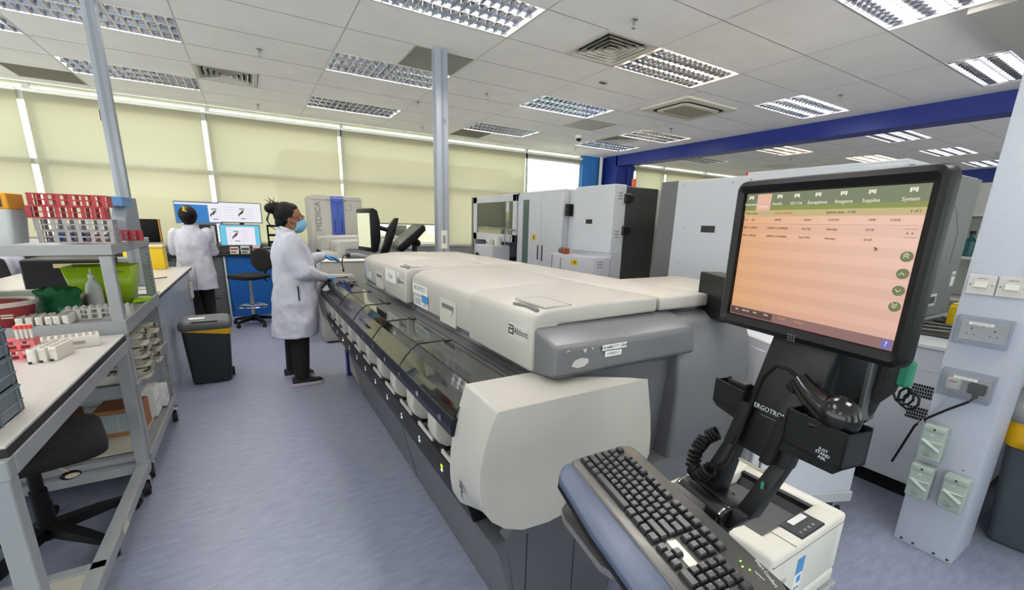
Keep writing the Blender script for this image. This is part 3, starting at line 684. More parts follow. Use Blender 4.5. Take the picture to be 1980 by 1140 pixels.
q = MB(); q.bx(.77, 1.045, 6.997, 7.0, 1.765, 1.77); q.bx(1.225, 1.48, 6.997, 7.0, 1.765, 1.77); q.bx(.98, 1.03, 6.99, 7.0, 1.762, 1.775); q.bx(1.24, 1.26, 6.985, 7.0, 1.75, 1.775)
for (a, b, c, d) in ((1.25, 1.33, 1.63, 1.635), (1.25, 1.33, 1.70, 1.705), (1.25, 1.255, 1.63, 1.705), (1.325, 1.33, 1.63, 1.705)): q.bx(a, b, 6.997, 7.0, c, d)
q.cyl((1.3, 7.3, 1.83), (1.3, 7.3, 1.9), .006); q.out('trim_lines', mat('medica_line', (120, 112, 106), .5), t)

# monitors on arms behind module two
t = thing('touch_monitor', 'black monitor seen edge-on beyond the second analyzer', 'monitor', (1.1, 5.0, 0))
q = MB(); q.M = T(0, 0, 1.39) @ Rz(.18); q.prism([(-.03, -.22), (-.03, .22), (.0, .235), (.05, .21), (.075, .1), (.075, -.1), (.04, -.22), (.0, -.235)], 'y', -.19, .19, .006, 2)
q.out('casing', BLACK, t)
q = MB(); q.M = T(0, 0, 1.39) @ Rz(.18); q.bx(-.0335, -.03, -.165, .165, -.18, .18); q.out('screen', mat('pale_screen', (200, 200, 170), .25, emit=(210, 210, 180), es=.35), t)
t = thing('forked_stand', 'black forked support arm behind the edge-on monitor', 'stand', (1.32, 5.02, 0))
q = MB(); q.tube([(-.08, 0, 1.42), (.0, 0, 1.40), (.05, 0, 1.41)], .025, 8); q.prism([(.02, 1.42), (.10, 1.53), (.14, 1.53), (.10, 1.38), (.02, 1.16), (-.05, 1.10), (-.10, 1.10), (-.03, 1.25)], 'y', -.04, .04, .008, 2)
q.out('arm', BLACK, t)
q = MB(); q.cyl((-.06, 0, .0), (-.06, 0, 1.14), .03); q.lathe([(.2, 0), (.2, .02), (.04, .03)], (-.06, 0, 0), 20); q.out('post', STEELW, t)
t = thing('tilted_monitor', 'dark monitor tilted back beyond the second analyzer beside the post', 'monitor', (1.62, 5.25, 0))
q = MB(); q.M = T(.0, 0, 1.30) @ Ry(.85); q.prism([(-.03, -.21), (-.03, .21), (.0, .225), (.045, .2), (.06, 0), (.045, -.2)], 'y', -.2, .2, .006, 2); q.out('casing', BLACK, t)
q = MB(); q.M = T(.0, 0, 1.30) @ Ry(.85); q.bx(-.033, -.03, -.17, .17, -.17, .17); q.out('screen', mat('dark_screen', (30, 34, 40), .15), t)
q = MB(); q.cyl((.1, 0, 0), (.1, 0, 1.22), .03); q.ell((.12, 0, 1.24), (.06, .06, .05)); q.lathe([(.2, 0), (.2, .02), (.04, .03)], (.1, 0, 0), 20); q.out('stand', BLACK, t)
t = thing('gooseneck', 'short grey arm with a dangling black cable above the handler end', 'arm', (.93, 4.9, 0))
q = MB(); q.tube([(-.06, .0, 1.13), (.02, -.02, 1.13), (.16, -.04, 1.10)], .022, 10); q.cyl((.16, -.04, 0), (.16, -.04, 1.12), .03); q.out('arm', STEELW, t)
q = MB(); q.tube([(-.06, 0, 1.14), (-.11, -.01, 1.12), (-.13, -.02, 1.05), (-.12, -.02, .98)], .006, 6); q.ell((-.12, -.02, .97), (.012, .012, .016)); q.out('cable', BLACK, t)
q = MB(); q.cyl((-.07, 0, 1.13), (-.03, 0, 1.13), .026); q.out('collar', BLACK, t)
# ------------------------------------------------------------------ automation line of white cabinets
CW = mat('cabinet_white', (202, 203, 212), .4, noise=.015); CG = mat('cabinet_grey', (98, 99, 94), .5); CD = mat('cabinet_dark', (58, 62, 62), .45)
TINT = clear_mat('tinted_window', (96, 116, 110), .75, .05, .08)
HND = mat('black_handle', (26, 27, 30), .4)
HAZ = mat('hazard_yellow', (214, 182, 40), .5)
def vents(q, x0, y0, z0, dx, dy, n, m, s=.006):
    for a in range(n):
        for b in range(m): q.box((x0+dx[0]*a+dy[0]*b, y0+dx[1]*a+dy[1]*b, z0+dx[2]*a+dy[2]*b), (s if not dx[1] else .002, s if dx[1] else .002, s*2.2))
# A : sorter with big tinted hatch
t = thing('automation_cabinet', 'white cabinet with large tinted hatch at the far left of the row', 'automation cabinet', (3.08, 5.02, 0))
q = MB()
q.bx(0, .9, 0, 1.36, 0, .12); q.bx(0, .9, 0, .03, 0, 1.89); q.bx(0, .9, 1.33, 1.36, 0, 1.89); q.bx(0, .9, 0, 1.36, 1.85, 1.89); q.bx(.87, .9, 0, 1.36, 0, 1.89)
q.bx(-.01, .02, .03, 1.33, .0, .95)
q.out('carcass', CW, t)
q = MB(); q.bx(-.01, .3, 1.36, 1.44, 0, 1.885, .004); q.out('side_trim', CG, t)
q = MB()
q.bx(-.03, 0, .03, 1.33, 1.79, 1.88, .004); q.bx(-.03, 0, .03, 1.33, 1.25, 1.355, .004); q.bx(-.03, 0, .03, .12, 1.25, 1.88, .004); q.bx(-.03, 0, 1.21, 1.33, 1.25, 1.88, .004)
fr = q.out('hatch', CW, t)
q = MB(); q.bx(-.018, -.012, .12, 1.21, 1.355, 1.79); q.out('hatch_window', TINT, fr)
q = MB(); q.tube([(-.045, .0, 1.42), (-.05, .4, 1.43), (-.05, 1.0, 1.45)], .008, 6); q.out('hatch_bar', ALU, fr)
q = MB(); q.bx(.02, .87, .05, 1.3, .9, .95); q.bx(.3, .5, .3, .5, .95, 1.3); q.bx(.45, .5, .6, 1.2, 1.4, 1.5); q.cyl((.3, .9, .95), (.3, .9, 1.6), .03); q.out('inner_mechanism', mat('mech_grey', (90, 96, 100), .4, .4), t)
q = MB(); q.bx(-.28, -.0, .22, .75, .82, 1.2, .006); b = q.out('feeder_box', CW, t)
q = MB(); q.prism([(.60, 1.0), (.62, 1.07), (.68, 1.09), (.73, 1.07), (.74, 1.0)], 'x', -.286, -.28); q.out('feeder_slot', BLACK, b)
q = MB(); q.bx(-.2, -.12, .46, .56, 1.2, 1.27, .006, 2); q.cyl((-.2, .51, 1.235), (-.204, .51, 1.235), .022); q.mat(1); q.cyl((-.2, .51, 1.235), (-.207, .51, 1.235), .012); q.out('camera_unit', [WTUBE, BLACK], b)
q = MB(); q.lathe([(.05, 0), (.052, .04), (.045, .1), (.02, .13)], (-.1, .38, 1.2), 14); q.out('bottle', WTUBE, b)
q = MB(); q.tube([(-.04, .28, 1.2), (-.06, .28, 1.34), (-.06, .25, 1.4), (-.04, .1, 1.43)], .009, 6); q.tube([(-.04, .18, 1.2), (-.06, .18, 1.22), (-.06, .13, 1.26), (-.05, .12, 1.42)], .007, 6); q.out('pipes', ALU, b)
# B : double doors
t = thing('automation_cabinet', 'white double door cabinet with narrow tinted pane and yellow sticker', 'automation cabinet', (3.08, 4.06, 0))
q = MB(); q.bx(.02, .9, 0, .955, 0, 1.895); q.out('carcass', CW, t)
q = MB(); q.bx(-.012, .018, .425, .95, .1, 1.885, .003); d = q.out('door', CW, t)
q = MB(); q.bx(-.0135, -.011, .70, .84, .9, 1.80); q.out('pane', mat('dark_teal_glass', (82, 104, 98), .12), d)
q = MB(); q.bx(-.016, -.011, .46, .485, 1.07, 1.25, .002); q.out('handle', HND, d)
q = MB(); q.bx(-.014, -.011, .53, .61, 1.3, 1.38); q.mat(1); q.bx(-.0145, -.0135, .56, .58, 1.32, 1.36); q.out('sticker', [HAZ, INK], d)
q = MB(); q.bx(-.012, .018, .0, .42, .1, 1.885, .003); d = q.out('door', CW, t)
q = MB(); q.bx(-.016, -.011, .365, .39, 1.06, 1.25, .002); q.out('handle', HND, d)
# link with black box
t = thing('automation_link', 'narrow white connecting section with a small black box high up', 'automation cabinet', (3.16, 3.98, 0))
q = MB(); q.bx(0, .8, -.12, .078, 0, 1.88, .004); q.out('housing', CW, t)
q = MB(); q.bx(-.07, 0, .0, .06, 1.60, 1.73, .004); q.out('hinge_box', BLACK, t)
# C : tall module with side panel
t = thing('automation_cabinet', 'tall white cabinet with vent holes and open dark side door', 'automation cabinet', (3.08, 3.256, 0))
q = MB(); q.bx(0, .16, .0, .60, 1.235, 1.90, .004); q.bx(.0+.02, .16, 0, .60, .0, 1.235); q.bx(.16, .9, .03, .60, 0, 1.88); q.out('carcass', CW, t)
q = MB(); q.bx(-.004, 0, .30, .40, 1.52, 1.565, .001); q.out('handle', HND, t)
q = MB(); q.bx(.165, .61, .0, .03, .0, 1.885, .003); q.out('side_door', CD, t)
q = MB(); vents(q, .06, -.001, 1.82, (.014, 0, 0), (.0, 0, -.028), 4, 3, .005); vents(q, .05, -.001, 1.45, (.014, 0, 0), (0, 0, -.028), 4, 3, .005)
q.out('vent_holes', BLACK, t)
for z in (1.77, 1.46): q = MB(); q.bx(.13, .20, -.03, .0, z-.045, z+.045, .004); q.bx(.20, .24, -.02, 0, z-.03, z+.03, .003); q.out('hinge', HND, t)
q = MB(); q.cyl((.45, .2, 1.88), (.45, .2, 1.99), .022); q.out('beacon', mat('orange_beacon', (196, 84, 30), .4, emit=(160, 60, 20), es=.15), t)
q = MB(); q.bx(.3, .75, -.35, -.01, .0, .93, .01); q.out('low_box', CW, t)
# low unit in front of C
t = thing('low_cabinet', 'low white cabinet with yellow sticker in front of the tall one', 'automation cabinet', (2.86, 3.27, 0))
q = MB(); q.bx(0, .23, -.02, .72, 0, 1.195, .004); q.out('carcass', CW, t)
q = MB(); q.bx(-.003, 0, .5, .506, .9, 1.16); q.bx(-.003, 0, .66, .666, .9, 1.18); q.bx(-.008, 0, .56, .6, .98, 1.02); q.out('seams', HND, t)
q = MB(); q.bx(-.003, 0, .22, .32, 1.10, 1.155); q.mat(1); q.bx(-.004, -.002, .25, .27, 1.115, 1.14); q.out('sticker', [HAZ, INK], t)
q = MB(); vents(q, .06, -.021, 1.15, (.016, 0, 0), (0, 0, -.026), 5, 3, .005); q.out('vent_holes', BLACK, t)
t = thing('tape_roll', 'small white and brown tape roll on the low cabinet', 'tape', (2.92, 3.83, 1.195))
q = MB(); q.cyl((0, -.03, .035), (0, .03, .035), .034, n=16); q.out('roll', mat('dark_tape', (96, 84, 80), .6), t)
q = MB(); q.bx(-.03, .03, -.09, -.04, 0, .06, .002); q.out('box', mat('rust_box', (150, 72, 44), .6), t)
# D : the big one
t = thing('automation_cabinet', 'very large white cabinet with grey end panels behind the touch monitor', 'automation cabinet', (3.30, 1.08, 0))
q = MB(); q.bx(0, 1.25, .02, 1.62, .95, 1.90, .003); q.bx(0, 1.25, .03, 1.62, 0, .95); q.out('carcass', CW, t)
q = MB(); q.bx(-.004, 1.2, 1.62, 1.80, 0, 1.905, .004); q.out('end_panel', mat('end_grey', (106, 107, 108), .42), t)
q = MB(); q.bx(.0, 1.26, 0, .02, .93, 1.89, .003); q.out('end_panel', mat('end_grey'), t)
q = MB(); q.bx(-.004, 0, 1.20, 1.33, 1.47, 1.525, .001); q.out('handle', HND, t)
q = MB(); q.bx(.02, .85, .03, 1.0, 1.90, 1.925, .004); q.out('top_cover', CW, t)
q = MB(); q.bx(.76, .93, -.006, 0, 1.0, 1.09, .01, 2); q.mat(1); q.bx(.79, .90, -.008, -.004, 1.02, 1.07, .005); q.out('recessed_handle', [WTUBE, HND], t)
q = MB(); q.bx(1.15, 1.22, -.003, 0, 1.13, 1.24); q.mat(1); q.bx(1.16, 1.21, -.0035, -.002, 1.2, 1.22); q.out('label', [PAPER, mat('green_print', (80, 140, 100), .5)], t)
q = MB()
for y, z in ((1.55, 1.86), (1.1, 1.86), (.95, 1.87), (1.5, 1.5), (1.52, 1.2), (.9, 1.15)): q.cyl((-.002, y, z), (.001, y, z), .006)
q.tube([(.62, -.001, 1.80), (.9, -.001, 1.66), (1.03, -.001, 1.52), (1.03, -.001, 1.3)], .002, 4)
q.out('screws', mat('screw_grey', (120, 120, 124), .4), t)
q = MB(); q.cyl((.6, 1.35, 1.90), (.6, 1.35, 2.0), .025); q.out('beacon', mat('red_beacon', (170, 30, 34), .4), t)
# base of D toward the camera, with vents
t = thing('machine_base', 'white machine base with two black vent grilles and dark tray on top', 'machine', (3.10, .47, 0))
q = MB(); q.bx(0, .18, 0, .60, .10, .90, .005); q.bx(.18, 1.45, 0, .585, .1, .90); q.out('carcass', CW, t)
q = MB(); q.bx(.05, 1.4, .05, .57, 0, .1); q.out('plinth', BLACKM, t)
q = MB(); q.bx(-.012, 1.46, -.01, .6, .90, .925, .004); q.bx(-.003, 0, 0, .6, .78, .783); q.out('top_rim', mat('top_white', (214, 216, 222), .4), t)
q = MB(); q.bx(.25, 1.1, .03, .54, .925, .94, .004); q.mat(1)
for k in range(5): q.tube([(.3+k*.13, .08, .945), (.36+k*.13, .25, .955), (.3+k*.16, .5, .946)], .008, 5)
q.out('tray', [mat('tray_dark', (46, 46, 46), .4), mat('tray_hoses', (110, 110, 106), .4)], t)
for zc, yc in ((.655, .27), (.525, .27)):
    q = MB()
    for r in range(4):
        for c in range(9): q.bx(-.002, .001, yc-.05+c*.011+(.003 if r % 2 else 0), yc-.042+c*.011+(.003 if r % 2 else 0), zc+.026-r*.019, zc+.041-r*.019)
    q.out('vent_grille', BLACK, t)
t = thing('yellow_bin', 'yellow plastic container standing on the machine base tray', 'container', (3.80, .83, .943))
q = MB(); q.prism([(-.06, 0), (.06, 0), (.065, .12), (.05, .135), (-.05, .135), (-.065, .12)], 'y', -.05, .05, .01, 2); q.out('body', YEL, t)
q = MB(); q.bx(-.05, .05, -.04, .04, .135, .145, .003); q.out('lid', mat('yellow_lid', (235, 205, 60), .4), t)
t = thing('lab_shelf', 'distant white shelving with green bottles behind the pillar', 'shelf', (6.6, .9, 0))
q = MB()
for z in (.0, .8, 1.25, 1.7): q.bx(0, .5, 0, 1.4, z, z+.03)
q.bx(0, .5, 0, .03, 0, 1.75); q.bx(0, .5, 1.37, 1.4, 0, 1.75); q.bx(.48, .5, 0, 1.4, 0, 1.75); q.out('frame', WALLP, t)
for k in range(5):
    b = thing('reagent_bottle', 'dark green bottle on the distant shelving behind the pillar', 'bottle', (6.7, 1.05+k*.25, 1.28), 0, 'green bottles on the distant shelf')
    q = MB(); q.lathe([(.05, 0), (.052, .16), (.02, .2), (.02, .24)], n=12); q.out('body', mat('green_bottle', (30, 88, 88), .3), b)
    q = MB(); q.cyl((0, 0, .24), (0, 0, .27), .024); q.out('cap', BLACK, b)

# pedestal machine with casters between analyzer and pillar
t = thing('pedestal_cabinet', 'light grey cabinet on casters standing turned behind the printer', 'cabinet', (2.43, 1.12, 0), -.42)
q = MB(); q.bx(-.30, .30, -.22, .38, .16, .98, .006); q.out('carcass', CW, t)
q = MB(); q.bx(-.31, .31, -.23, .39, .10, .165, .008); q.out('base_rim', mat('base_grey', (186, 188, 192), .45), t)
q = MB(); q.bx(-.25, .26, -.224, -.22, .2, .93, .002); q.bx(-.304, -.3, -.18, .34, .2, .93, .002); q.out('door', CW, t)
q = MB(); q.bx(-.262, -.255, -.2245, -.2195, .17, .97); q.bx(-.27, .29, -.222, -.2195, .935, .94); q.out('seam', mat('seam_grey'), t)
for x, y in ((-.26, -.18), (.26, -.18), (-.26, .34), (.26, .34)):
    q = MB(); q.cyl((x-.012, y, .035), (x+.012, y, .035), .035, n=16); c = q.out('caster', RUB, t)
    q = MB(); q.bx(x-.02, x+.02, y-.018, y+.018, .05, .1, .004); q.out('bracket', ALU, c)
t = thing('beige_unit', 'beige machine side with a horizontal seam right of the grey analyzer body', 'machine', (2.45, 1.62, 0))
q = MB(); q.bx(-.28, .35, 0, .6, .05, 1.14, .01, 2); q.out('body', OFFW, t)
q = MB(); q.bx(-.283, .353, -.003, .1, 1.02, 1.024); q.out('seam', mat('seam_grey'), t)
q = MB(); q.bx(-.2, .3, .05, .5, 0, .05); q.out('plinth', BLACKM, t)
# ------------------------------------------------------------------ touch monitor, arm, keyboard, printer (turned group)
GX, GY, GA = .943, .441, -1.7517
def W3(x, y, z=0): return (GX+x*cos(GA)-y*sin(GA), GY+x*sin(GA)+y*cos(GA), z)
t = thing('touch_monitor', 'large black touch monitor with orange striped table on screen', 'monitor', W3(.004, 0, 1.442), GA)
def rrz(hx, hz, r, y, n=5): return [(x, y, z) for x, z in rr(hx, hz, r, n)]
q = MB()
q.loft([rrz(.172, .137, .001, .006), rrz(.173, .138, .002, -.004), rrz(.185, .152, .012, -.010), rrz(.192, .162, .02, -.004), rrz(.195, .165, .022, .006), rrz(.195, .165, .022, .018)], cap=False)
q.out('bezel', BLACK, t)
q = MB(); q.loft([rrz(.195, .165, .022, .018), rrz(.188, .158, .026, .026), rrz(.13, .11, .03, .06), rrz(.09, .07, .02, .07)]); q.out('back_shell', BLACK, t)
scr = bpy.data.materials.new('touch_screen_glow'); scr.use_nodes = True; n_ = scr.node_tree; pb = n_.nodes['Principled BSDF']
tx = n_.nodes.new('ShaderNodeTexCoord'); sp_ = n_.nodes.new('ShaderNodeSeparateXYZ'); n_.links.new(tx.outputs['Object'], sp_.inputs[0])
ma = n_.nodes.new('ShaderNodeMapRange'); ma.inputs[1].default_value = -.17; ma.inputs[2].default_value = .17; n_.links.new(sp_.outputs['X'], ma.inputs[0])
r1 = n_.nodes.new('ShaderNodeValToRGB'); r1.color_ramp.elements[0].color = lin((220, 164, 116)); r1.color_ramp.elements[1].color = lin((222, 176, 160)); n_.links.new(ma.outputs[0], r1.inputs[0])
mz = n_.nodes.new('ShaderNodeMath'); mz.operation = 'MULTIPLY'; mz.inputs[1].default_value = 1/.0345; n_.links.new(sp_.outputs['Z'], mz.inputs[0])
mf = n_.nodes.new('ShaderNodeMath'); mf.operation = 'FRACT'; n_.links.new(mz.outputs[0], mf.inputs[0])
mg = n_.nodes.new('ShaderNodeMath'); mg.operation = 'GREATER_THAN'; mg.inputs[1].default_value = .5; n_.links.new(mf.outputs[0], mg.inputs[0])
mh = n_.nodes.new('ShaderNodeMath'); mh.operation = 'MULTIPLY'; mh.inputs[1].default_value = .16; n_.links.new(mg.outputs[0], mh.inputs[0])
mm_ = n_.nodes.new('ShaderNodeMixRGB'); n_.links.new(mh.outputs[0], mm_.inputs[0]); n_.links.new(r1.outputs[0], mm_.inputs[1]); mm_.inputs[2].default_value = lin((168, 120, 104))
n_.links.new(mm_.outputs[0], pb.inputs['Emission Color']); pb.inputs['Emission Strength'].default_value = .6; pb.inputs['Base Color'].default_value = (.02, .02, .02, 1); pb.inputs['Roughness'].default_value = .25
q = MB(); q.add([(-.1712, .005, -.1362), (.1712, .005, -.1362), (.1712, .005, .1362), (-.1712, .005, .1362)], [(0, 1, 2, 3)]); s = q.out('screen', scr, t)
EM = lambda n, c, e=.6: mat(n, (5, 5, 5), .4, emit=c, es=e)
q = MB()
q.bx(-.171, .171, .0035, .0045, .1, .1362); q.mat(1); q.bx(-.171, .171, .0033, .0044, .1, .109); q.mat(2); q.bx(-.171, .171, .0034, .0045, .088, .1); q.mat(3); q.bx(-.142, -.108, .003, .0044, .1, .134)
UIM = [EM('ui_green', (112, 120, 92)), EM('ui_lime', (128, 138, 62)), EM('ui_khaki', (190, 172, 120)), EM('ui_pink', (226, 176, 156)), EM('ui_plum', (140, 104, 100)), EM('ui_dark', (86, 60, 54)), EM('ui_line', (150, 110, 96))]
q.out('menu_bar', UIM, s)
q = MB(); q.mat(4); q.bx(-.171, .171, .0034, .0045, -.1362, -.117); q.mat(5); q.bx(-.168, -.06, .003, .0044, -.134, -.119); q.out('button_bar', UIM, s)
q = MB()
q.mat(6)
q.bx(-.171, .171, .0036, .0046, .0713, .0718); q.out('table_rule', UIM, s)
sc_t = lambda x, z: T(x, .0028, z) @ Rx(pi/2)
q = MB()
for x, w_ in ((-.157, 'Overview'), (-.092, 'Results'), (-.05, 'QC-Cal'), (-.007, 'Exceptions'), (.042, 'Reagents'), (.087, 'Supplies'), (.145, 'System')): q.text(w_, .0088 if x > -.02 else .0078, sc_t(x, .113))
q.text('Orders', .0076, T(-.125, .0026, .108) @ Rx(pi/2)); q.text('?', .014, T(.159, .0018, -.126) @ Rx(pi/2))
for x in (-.157, -.088, -.05, -.007, .04, .087, .147):
    for k in range(3): q.bx(x-.006+k*.004, x-.003+k*.004, .0025, .003, .124+(k % 2)*.002, .131)
for x, w_ in ((-.152, 'Exit'), (-.128, 'Select all'), (-.103, 'Find'), (-.075, 'Print')): q.text(w_, .0052, sc_t(x, -.1235))
for z in (.025, -.003, -.031, -.058):
    q.M = T(.158, .0012, z-.003) @ Rx(pi/2)
    up_ = 1 if z > -.01 else -1
    for m in range(2 if z in (.025, -.058) else 1): q.tube([(-.004, -.002*up_+m*.004, 0), (0, .002*up_+m*.004, 0), (.004, -.002*up_+m*.004, 0)], .0006, 4)
    q.M = None
q.out('menu_text', EM('ui_text_light', (235, 228, 205)), s)
q = MB()
q.text('Order status', .0062, sc_t(-.152, .094)); q.text('System time:  11:05', .0066, sc_t(.04, .094)); q.text('1 of 1', .0066, sc_t(.156, .094))
for x, w_ in ((-.163, 'C P'), (-.145, 'SID'), (-.085, 'NAME'), (-.02, 'ASSAY'), (.03, 'STATUS'), (.095, 'TIME'), (.13, 'CODE')): q.text(w_, .0056, sc_t(x, .080))
for z, rw in ((.063, ((-.16, 'M01 1'), (-.142, '1102203'), (-.082, 'SAMPLE CHANNEL'), (-.02, 'Anti-Tg'), (.03, 'Running'), (.095, '07:18'))), (.046, ((-.16, 'M01 2'), (-.142, '1102230'), (-.082, 'SAMPLE CHANNEL'), (-.02, 'Anti-TPO'), (.03, 'Running'), (.095, '07:29')))):
    for x, w_ in rw: q.text(w_, .0058, sc_t(x, z))
for a, b, c, d in ((.147, .165, .052, .0525), (.147, .165, .0655, .066), (.15, .152, .058, .060), (.157, .159, .058, .06)): q.bx(a, b, .0028, .0032, c, d)
q.tube([(.108, .0028, .034), (.113, .0028, .031), (.109, .0028, .029)], .0012, 4)
q.out('table_text', EM('ui_text_dark', (60, 36, 32)), s)
q = MB(); q.text('Cannot complete', .006, sc_t(-.075, .094)); q.out('warning_text', EM('ui_red', (210, 60, 40)), s)
q = MB(); q.text('Details', .0062, sc_t(-.037, -.1235)); q.text('Release', .0062, sc_t(.0, -.1235)); q.out('amber_text', EM('ui_amber', (210, 140, 50)), s)
for z in (.025, -.003, -.031, -.058): q = MB(); q.cyl((.158, .0045, z-.003), (.158, .0018, z-.003), .0085, n=20); q.out('scroll_button', EM('ui_button', (92, 98, 58), .8), s)
q = MB(); q.cyl((.159, .0045, -.126), (.159, .002, -.126), .009, n=20); q.out('help_button', EM('ui_help', (112, 104, 170)), s)
q = MB()
for k in range(3):
    for m in range(3): q.bx(.001+k*.0062-.009, .0052+k*.0062-.009, -.0095, -.009, -.1615+m*.0055, -.158+m*.0055)
q.out('maker_mark', mat('mark_grey', (92, 94, 98), .4, .5), t)
# monitor arm with keyboard hinge
ARM = mat('arm_black', (20, 21, 24), .42, spec=.35)
t = thing('monitor_stand', 'black forked monitor arm with side holders and column down to the floor', 'monitor arm', W3(0, 0, 0), GA)
def slab(q, a, b, bev=.006):      # a: list of (x,y,z) 8 corner loft: two quads
    bm_ = bmesh.new(); v = [bm_.verts.new(p) for p in a+b]
    for f in ((0, 1, 2, 3), (7, 6, 5, 4), (0, 4, 5, 1), (1, 5, 6, 2), (2, 6, 7, 3), (3, 7, 4, 0)): bm_.faces.new([v[i] for i in f])
    bmesh.ops.recalc_face_normals(bm_, faces=bm_.faces[:]); bmesh.ops.bevel(bm_, geom=bm_.edges[:], offset=bev, segments=2, profile=.5, affect='EDGES'); q.bm(bm_, True)
q = MB(); slab(q, [(-.052, .03, 1.34), (.082, .03, 1.34), (.082, .062, 1.34), (-.052, .062, 1.34)], [(-.056, -.058, 1.03), (.078, -.058, 1.03), (.078, -.026, 1.03), (-.056, -.026, 1.03)])
q.bx(-.03, .06, .05, .085, 1.33, 1.5, .005); q.out('back_plate', ARM, t)
for x in (-.045, .045):
    q = MB(); slab(q, [(x-.014, -.02, 1.13), (x+.014, -.02, 1.13), (x+.014, -.045, 1.13), (x-.014, -.045, 1.13)], [(x-.012, -.062, 1.035), (x+.012, -.062, 1.035), (x+.012, -.082, 1.035), (x-.012, -.082, 1.035)], .004); q.out('clamp_rib', BLACKM, t)
q = MB(); slab(q, [(.046, -.045, 1.05), (.078, -.045, 1.05), (.078, -.02, 1.05), (.046, -.02, 1.05)], [(.006, -.09, .90), (.044, -.09, .90), (.044, -.055, .90), (.006, -.055, .90)], .004)
slab(q, [(.006, -.09, .91), (.044, -.09, .91), (.044, -.055, .91), (.006, -.055, .91)], [(-.03, -.115, .865), (.02, -.115, .865), (.02, -.07, .865), (-.03, -.07, .865)], .004)
q.out('fork_arm', ARM, t)
q = MB(); slab(q, [(-.075, -.04, 1.05), (-.045, -.04, 1.05), (-.045, -.015, 1.05), (-.075, -.015, 1.05)], [(-.115, -.085, .89), (-.055, -.085, .89), (-.055, -.04, .89), (-.115, -.04, .89)], .004); q.out('fork_arm', ARM, t)
q = MB(); q.cyl((-.135, -.10, .875), (.008, -.10, .875), .028, n=22); q.mat(1); q.cyl((-.131, -.10, .875), (-.127, -.10, .875), .0288, n=22); q.cyl((-.004, -.10, .875), (0, -.10, .875), .0288, n=22); q.mat(0)
slab(q, [(-.11, -.09, .903), (.0, -.09, .903), (.0, -.05, .905), (-.11, -.05, .905)], [(-.11, -.09, .88), (.0, -.09, .88), (.0, -.05, .88), (-.11, -.05, .88)], .003)
q.out('hinge_barrel', [ARM, CHROME], t)
q = MB(); q.box((.048, -.0735, .985), (.005, .004, .016), .001); q.out('green_mark', mat('green_mark', (40, 140, 100), .5), t)
q = MB(); q.cyl((-.07, -.04, .02), (-.07, -.04, .88), .028, n=18); q.bx(-.10, -.04, -.09, -.03, .85, .9, .005); q.out('column', ARM, t)
q = MB(); q.bx(-.22, .10, -.16, .06, .0, .02, .006); q.out('floor_plate', ARM, t)
q = MB()   # slotted bracket behind
q.bx(.035, .042, .085, .1, 1.16, 1.27); q.bx(.10, .107, .085, .1, 1.16, 1.27); q.bx(.035, .107, .085, .1, 1.25, 1.27); q.bx(.03, .118, .1, .108, 1.14, 1.30, .002); q.bx(.106, .116, .07, .10, 1.14, 1.30, .002)
q.out('slotted_bracket', mat('bracket_grey', (86, 88, 92), .4, .3), t)
def holder(q, x0, x1, y0, y1, z0, z1, cut):
    q.prism([(x0, z1), (x1, z1-.004), (x1, z0+(cut if x1 > 0 else 0)), (x1-(.012 if x1 > 0 else 0), z0+(cut*.3 if x1 > 0 else 0)), (x0+(0 if x0 > 0 else .012), z0+(0 if x0 > 0 else cut*.5)), (x0, z0+(0 if x0 > 0 else cut))], 'y', y0, y0+.004, .001)
    q.bx(x0, x1, y1-.004, y1, z0+cut, z1); q.bx(x0, x0+.004, y0, y1, z0+cut, z1-.002); q.bx(x1-.004, x1, y0, y1, z0+cut, z1-.006); q.bx(x0, x1, y0, y1, z0+cut, z0+cut+.004)
q = MB(); q.M = T(0, 0, 0); holder(q, -.135, -.052, -.045, .0, 1.078, 1.155, .02); q.bx(-.11, -.06, -.035, -.01, 1.10, 1.162, .003); q.out('side_holder', ARM, t)
q = MB(); q.M = T(0, 0, 0); holder(q, .082, .192, -.092, -.03, 1.088, 1.178, .02); h = q.out('side_holder', ARM, t)
q = MB()
for k, w_ in enumerate(('JUST', 'STAND', 'ASK')): q.text(w_, .0078, T(.160, -.0945, 1.130-k*.0075) @ Rx(pi/2) @ Rz(-.05))
q.out('lettering', mat('white_print'), h)
q = MB(); sl = math.atan2(.088, .31)
q.text('ERGOTRON', .0142, T(.006, -.0345, 1.128) @ Rx(pi/2-sl)); q.text('____________', .006, T(.008, -.037, 1.117) @ Rx(pi/2-sl)); q.out('lettering', mat('white_print'), t)
# barcode scanner resting in right holder
t = thing('barcode_scanner', 'black handheld barcode scanner resting in the arm holder', 'scanner', W3(0, 0, 0), GA)
q = MB(); q.ell((.155, -.065, 1.187), (.036, .03, .038), 18, 12); q.out('head', mat('gloss_black', (16, 16, 18), .18), t)
q = MB(); q.tube([(.145, -.062, 1.185), (.115, -.06, 1.195), (.085, -.058, 1.212), (.068, -.056, 1.226)], [.032, .026, .019, .016], 14); q.out('grip', mat('gloss_black'), t)
q = MB(); q.ell((.058, -.048, 1.205), (.018, .012, .014)); q.cyl((.061, -.0, 1.203), (.061, -.062, 1.203), .0045); q.out('clip', ARM, t)
q = MB(); q.tube([(.105, -.078, 1.168), (.13, -.086, 1.162), (.145, -.084, 1.166)], .008, 8); q.out('trigger', ARM, t)
q = MB()
q.tube([(.068, -.056, 1.226), (.05, -.06, 1.238), (.025, -.065, 1.238), (.005, -.068, 1.21), (-.01, -.068, 1.15), (-.02, -.085, 1.05), (-.03, -.095, 1.0), (-.06, -.1, .97)], .004, 7)
P = []
